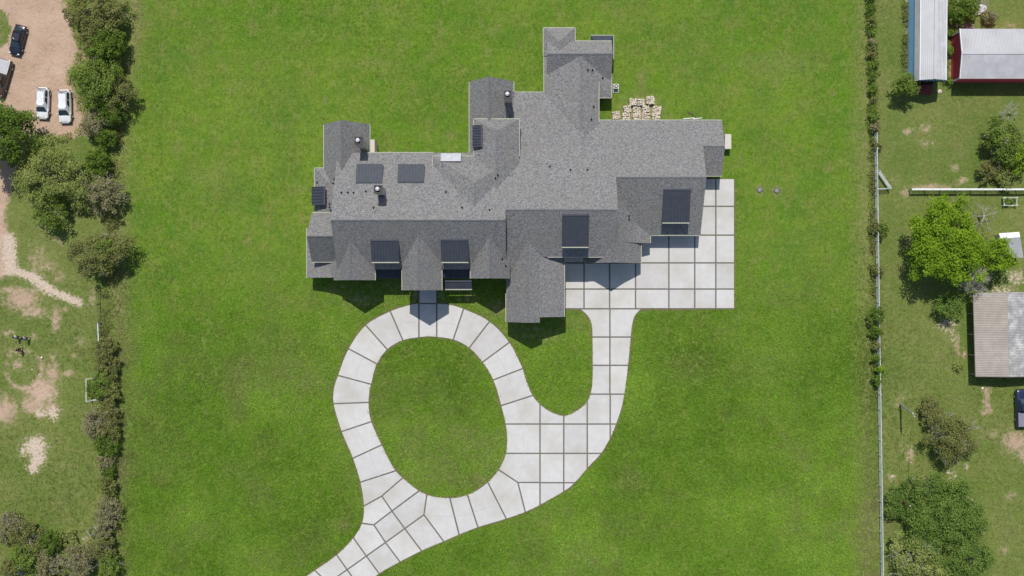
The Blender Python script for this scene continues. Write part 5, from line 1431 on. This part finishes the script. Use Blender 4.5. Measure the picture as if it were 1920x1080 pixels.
def rock(name, u, v, r, mat, label, cat, seed, flat=.6):
    rr = random.Random(seed); bm = bmesh.new(); bmesh.ops.create_icosphere(bm, subdivisions=2, radius=r)
    for vv in bm.verts:
        k = 1+.35*mnoise.noise(vv.co*1.7/r+Vector((seed, 0, 0))); vv.co = Vector((vv.co.x*k*1.2, vv.co.y*k, vv.co.z*k*flat))
    me = bpy.data.meshes.new(name); bm.to_mesh(me); bm.free(); me.materials.append(mat)
    return tag(link(name, me, None, U(u, v, r*flat*.5)), label, cat)
rock('boulder', 84, 1002, .42, M['cover'], 'blue-grey boulder at the top of the corner thicket', 'boulder', 5)
rock('rubble', 1840, 17, .62, M['rubble'], 'large pale lump of rubble behind the red barn', 'rubble', 9)
rock('rubble', 1834, 24, .42, M['rubble'], 'smaller pale lump of rubble above the lumber pile', 'rubble', 12)
rock('rock', 1761, 172, .3, M['stone'], 'small tan rock on the grass between the two barns', 'rock', 15)
rock('rock', 1842, 728, .16, M['rubble'], 'small white stone at the end of the soil strip by the pavilion', 'rock', 18)
rock('rock', 60, 693, .09, M['rubble'], 'small pale stone inside the worn ring, the upper one', 'rock', 21)
rock('rock', 73, 703, .08, M['rubble'], 'small pale stone inside the worn ring, the lower one', 'rock', 24)
tf = thing('trough_frame', 'white frame with plants below the paddock fence', 'planter', U(1888, 378, 0))
cr = [U(1878, 371.5), U(1902.5, 371.5), U(1902.5, 385.5), U(1879, 385.5)]
for i in range(4):
    a, b_ = cr[i], cr[(i+1) % 4]
    mb = MB(); mb.bar((a[0], a[1], 0), (a[0], a[1], .8), .16); mb.build('corner_post', M['whitepipe'], tf)
    mb = MB(); mb.bar((a[0], a[1], .6), (b_[0], b_[1], .6), .07, .1); mb.build('rail', M['palepipe'], tf)
me, _ = crown_mesh('plants', np.random.default_rng(3), .85, .5, .4, 26, 16, .26, LEAF['green'], .22)
link('plants', me, tf, (0, .0, .4))

# ---------------------------------------------------------------- grass blades over the lawn and the paddocks
def grass_mat():
    m, nt, b = newmat('grass_blade')
    t = N(nt, 'ShaderNodeAttribute', attribute_name='tone').outputs['Fac']
    k = N(nt, 'ShaderNodeAttribute', attribute_name='dry').outputs['Fac']
    c = mixc(nt, t, (.076, .180, .005), (.320, .510, .052))
    c = mixc(nt, k, c, mixc(nt, t, (.130, .135, .035), (.330, .300, .150)))
    nt.links.new(c, b.inputs['Base Color']); b.inputs['Roughness'].default_value = .6; b.inputs['Specular IOR Level'].default_value = .25
    tr = N(nt, 'ShaderNodeBsdfTranslucent'); nt.links.new(c, tr.inputs['Color'])
    mx = N(nt, 'ShaderNodeMixShader'); mx.inputs[0].default_value = .3
    nt.links.new(b.outputs[0], mx.inputs[1]); nt.links.new(tr.outputs[0], mx.inputs[2]); nt.links.new(mx.outputs[0], nt.nodes['Material Output'].inputs[0])
    return m

def grass(n_tufts, seed=11):
    g = np.random.default_rng(seed)
    u = g.uniform(-30, 1950, n_tufts); v = g.uniform(-25, 1105, n_tufts)
    # keep off the drive, the house, bare soil and the barns
    ok = ~(in_poly(u, v, offset_loop(outline, 1.7)) & ~in_poly(u, v, offset_loop(hole_d, -1.7)))
    foot = np.zeros(n_tufts, bool)
    for p in PLANES: foot |= in_poly(u, v, [q[:2] for q in p])
    ok &= ~foot
    for (a, b_, c_, d) in ((1702, -40, 1754, 160), (1782, 66, 1990, 156), (1810, 549, 1935, 703)): ok &= ~((u > a) & (u < c_) & (v > b_) & (v < d))
    me0 = GROUND.data; nx = 411+18; ny = 241+18
    def samp(nm):
        A = np.zeros(nx*ny, np.float32); me0.attributes[nm].data.foreach_get('value', A); A = A.reshape(ny, nx)[9:-9, 9:-9]
        ix = np.clip(((u-960)/S+82)/164*410, 0, 410).astype(int); iy = np.clip(((540-v)/S+48)/96*240, 0, 240).astype(int)
        return A[iy, ix]
    soil = np.maximum(samp('dirt'), samp('sand')); nb = samp('neighbour'); tall = samp('tall'); straw = samp('straw')
    ok &= g.uniform(0, 1, n_tufts) > soil*1.6
    dens = np.where(nb > .5, .40, .45+.55*tall)
    ok &= (g.uniform(0, 1, n_tufts) < dens)
    u, v, nb, tall, straw = u[ok], v[ok], nb[ok], tall[ok], straw[ok]; n = len(u)
    per = 4
    x = np.repeat((u-960)/S, per)+g.normal(0, .10, n*per); y = np.repeat((540-v)/S, per)+g.normal(0, .10, n*per)
    nb, tall, straw = [np.repeat(q, per) for q in (nb, tall, straw)]
    lump = np.repeat(g.uniform(0, 1, n), per)
    def vnoise(sc, sd):
        r = np.random.default_rng(sd).uniform(0, 1, (96, 160)); fx, fy = (x+90)/sc, (y+60)/sc
        ix, iy = np.floor(fx).astype(int), np.floor(fy).astype(int); tx, ty = fx-ix, fy-iy; tx, ty = tx*tx*(3-2*tx), ty*ty*(3-2*ty)
        q = lambda i, j: r[(iy+j) % 96, (ix+i) % 160]
        return (q(0, 0)*(1-tx)+q(1, 0)*tx)*(1-ty)+(q(0, 1)*(1-tx)+q(1, 1)*tx)*ty
    patch = np.clip(.5+1.1*(.45*vnoise(9.0, 1)+.33*vnoise(3.6, 2)+.22*vnoise(1.5, 3)-.5)*1.6, 0, 1)
    dpatch = np.clip((.4*vnoise(12.0, 4)+.35*vnoise(4.2, 5)+.25*vnoise(1.7, 6)-.50)*4.0, 0, 1)
    L_ = (.13+.16*tall)*g.uniform(.7, 1.4, n*per)*np.where(nb > .5, .7, 1); a = g.uniform(0, 2*np.pi, n*per); w = g.uniform(.018, .04, n*per)*(1+.3*tall)
    el = g.uniform(.25, 1.1, n*per)
    dx, dy = np.cos(a), np.sin(a); hx, hy = -dy*w, dx*w
    ex, ey, ez = x+dx*L_*np.cos(el), y+dy*L_*np.cos(el), L_*np.sin(el)*.9+.01
    V = np.stack([np.stack([x-hx, y-hy, x*0], 1), np.stack([x+hx, y+hy, x*0], 1), np.stack([ex+hx*.35, ey+hy*.35, ez], 1), np.stack([ex-hx*.35, ey-hy*.35, ez], 1)], 1).reshape(-1, 3)
    N_ = n*per
    me = bpy.data.meshes.new('grass')
    me.vertices.add(4*N_); me.vertices.foreach_set('co', V.reshape(-1).astype(np.float32))
    me.loops.add(4*N_); me.loops.foreach_set('vertex_index', np.arange(4*N_, dtype=np.int32))
    me.polygons.add(N_); me.polygons.foreach_set('loop_start', np.arange(0, 4*N_, 4, dtype=np.int32))
    me.update(calc_edges=True)
    at = me.attributes.new('tone', 'FLOAT', 'FACE'); at.data.foreach_set('value', np.clip(.28*lump+.24*g.uniform(0, 1, N_)+.5*patch, 0, 1).astype(np.float32))
    dry = np.clip(nb*.55*g.uniform(0, 1.6, N_)+straw*.9*g.uniform(0, 1.3, N_)+(g.uniform(0, 1, N_) > .93)*.7+dpatch*g.uniform(.1, .75, N_), 0, 1)
    at = me.attributes.new('dry', 'FLOAT', 'FACE'); at.data.foreach_set('value', dry.astype(np.float32))
    me.materials.append(grass_mat())
    o = link('grass', me); tag(o, 'green grass blades covering the lawn and the paddocks', 'grass', None, 'stuff')
    return N_
NG = grass(300000)
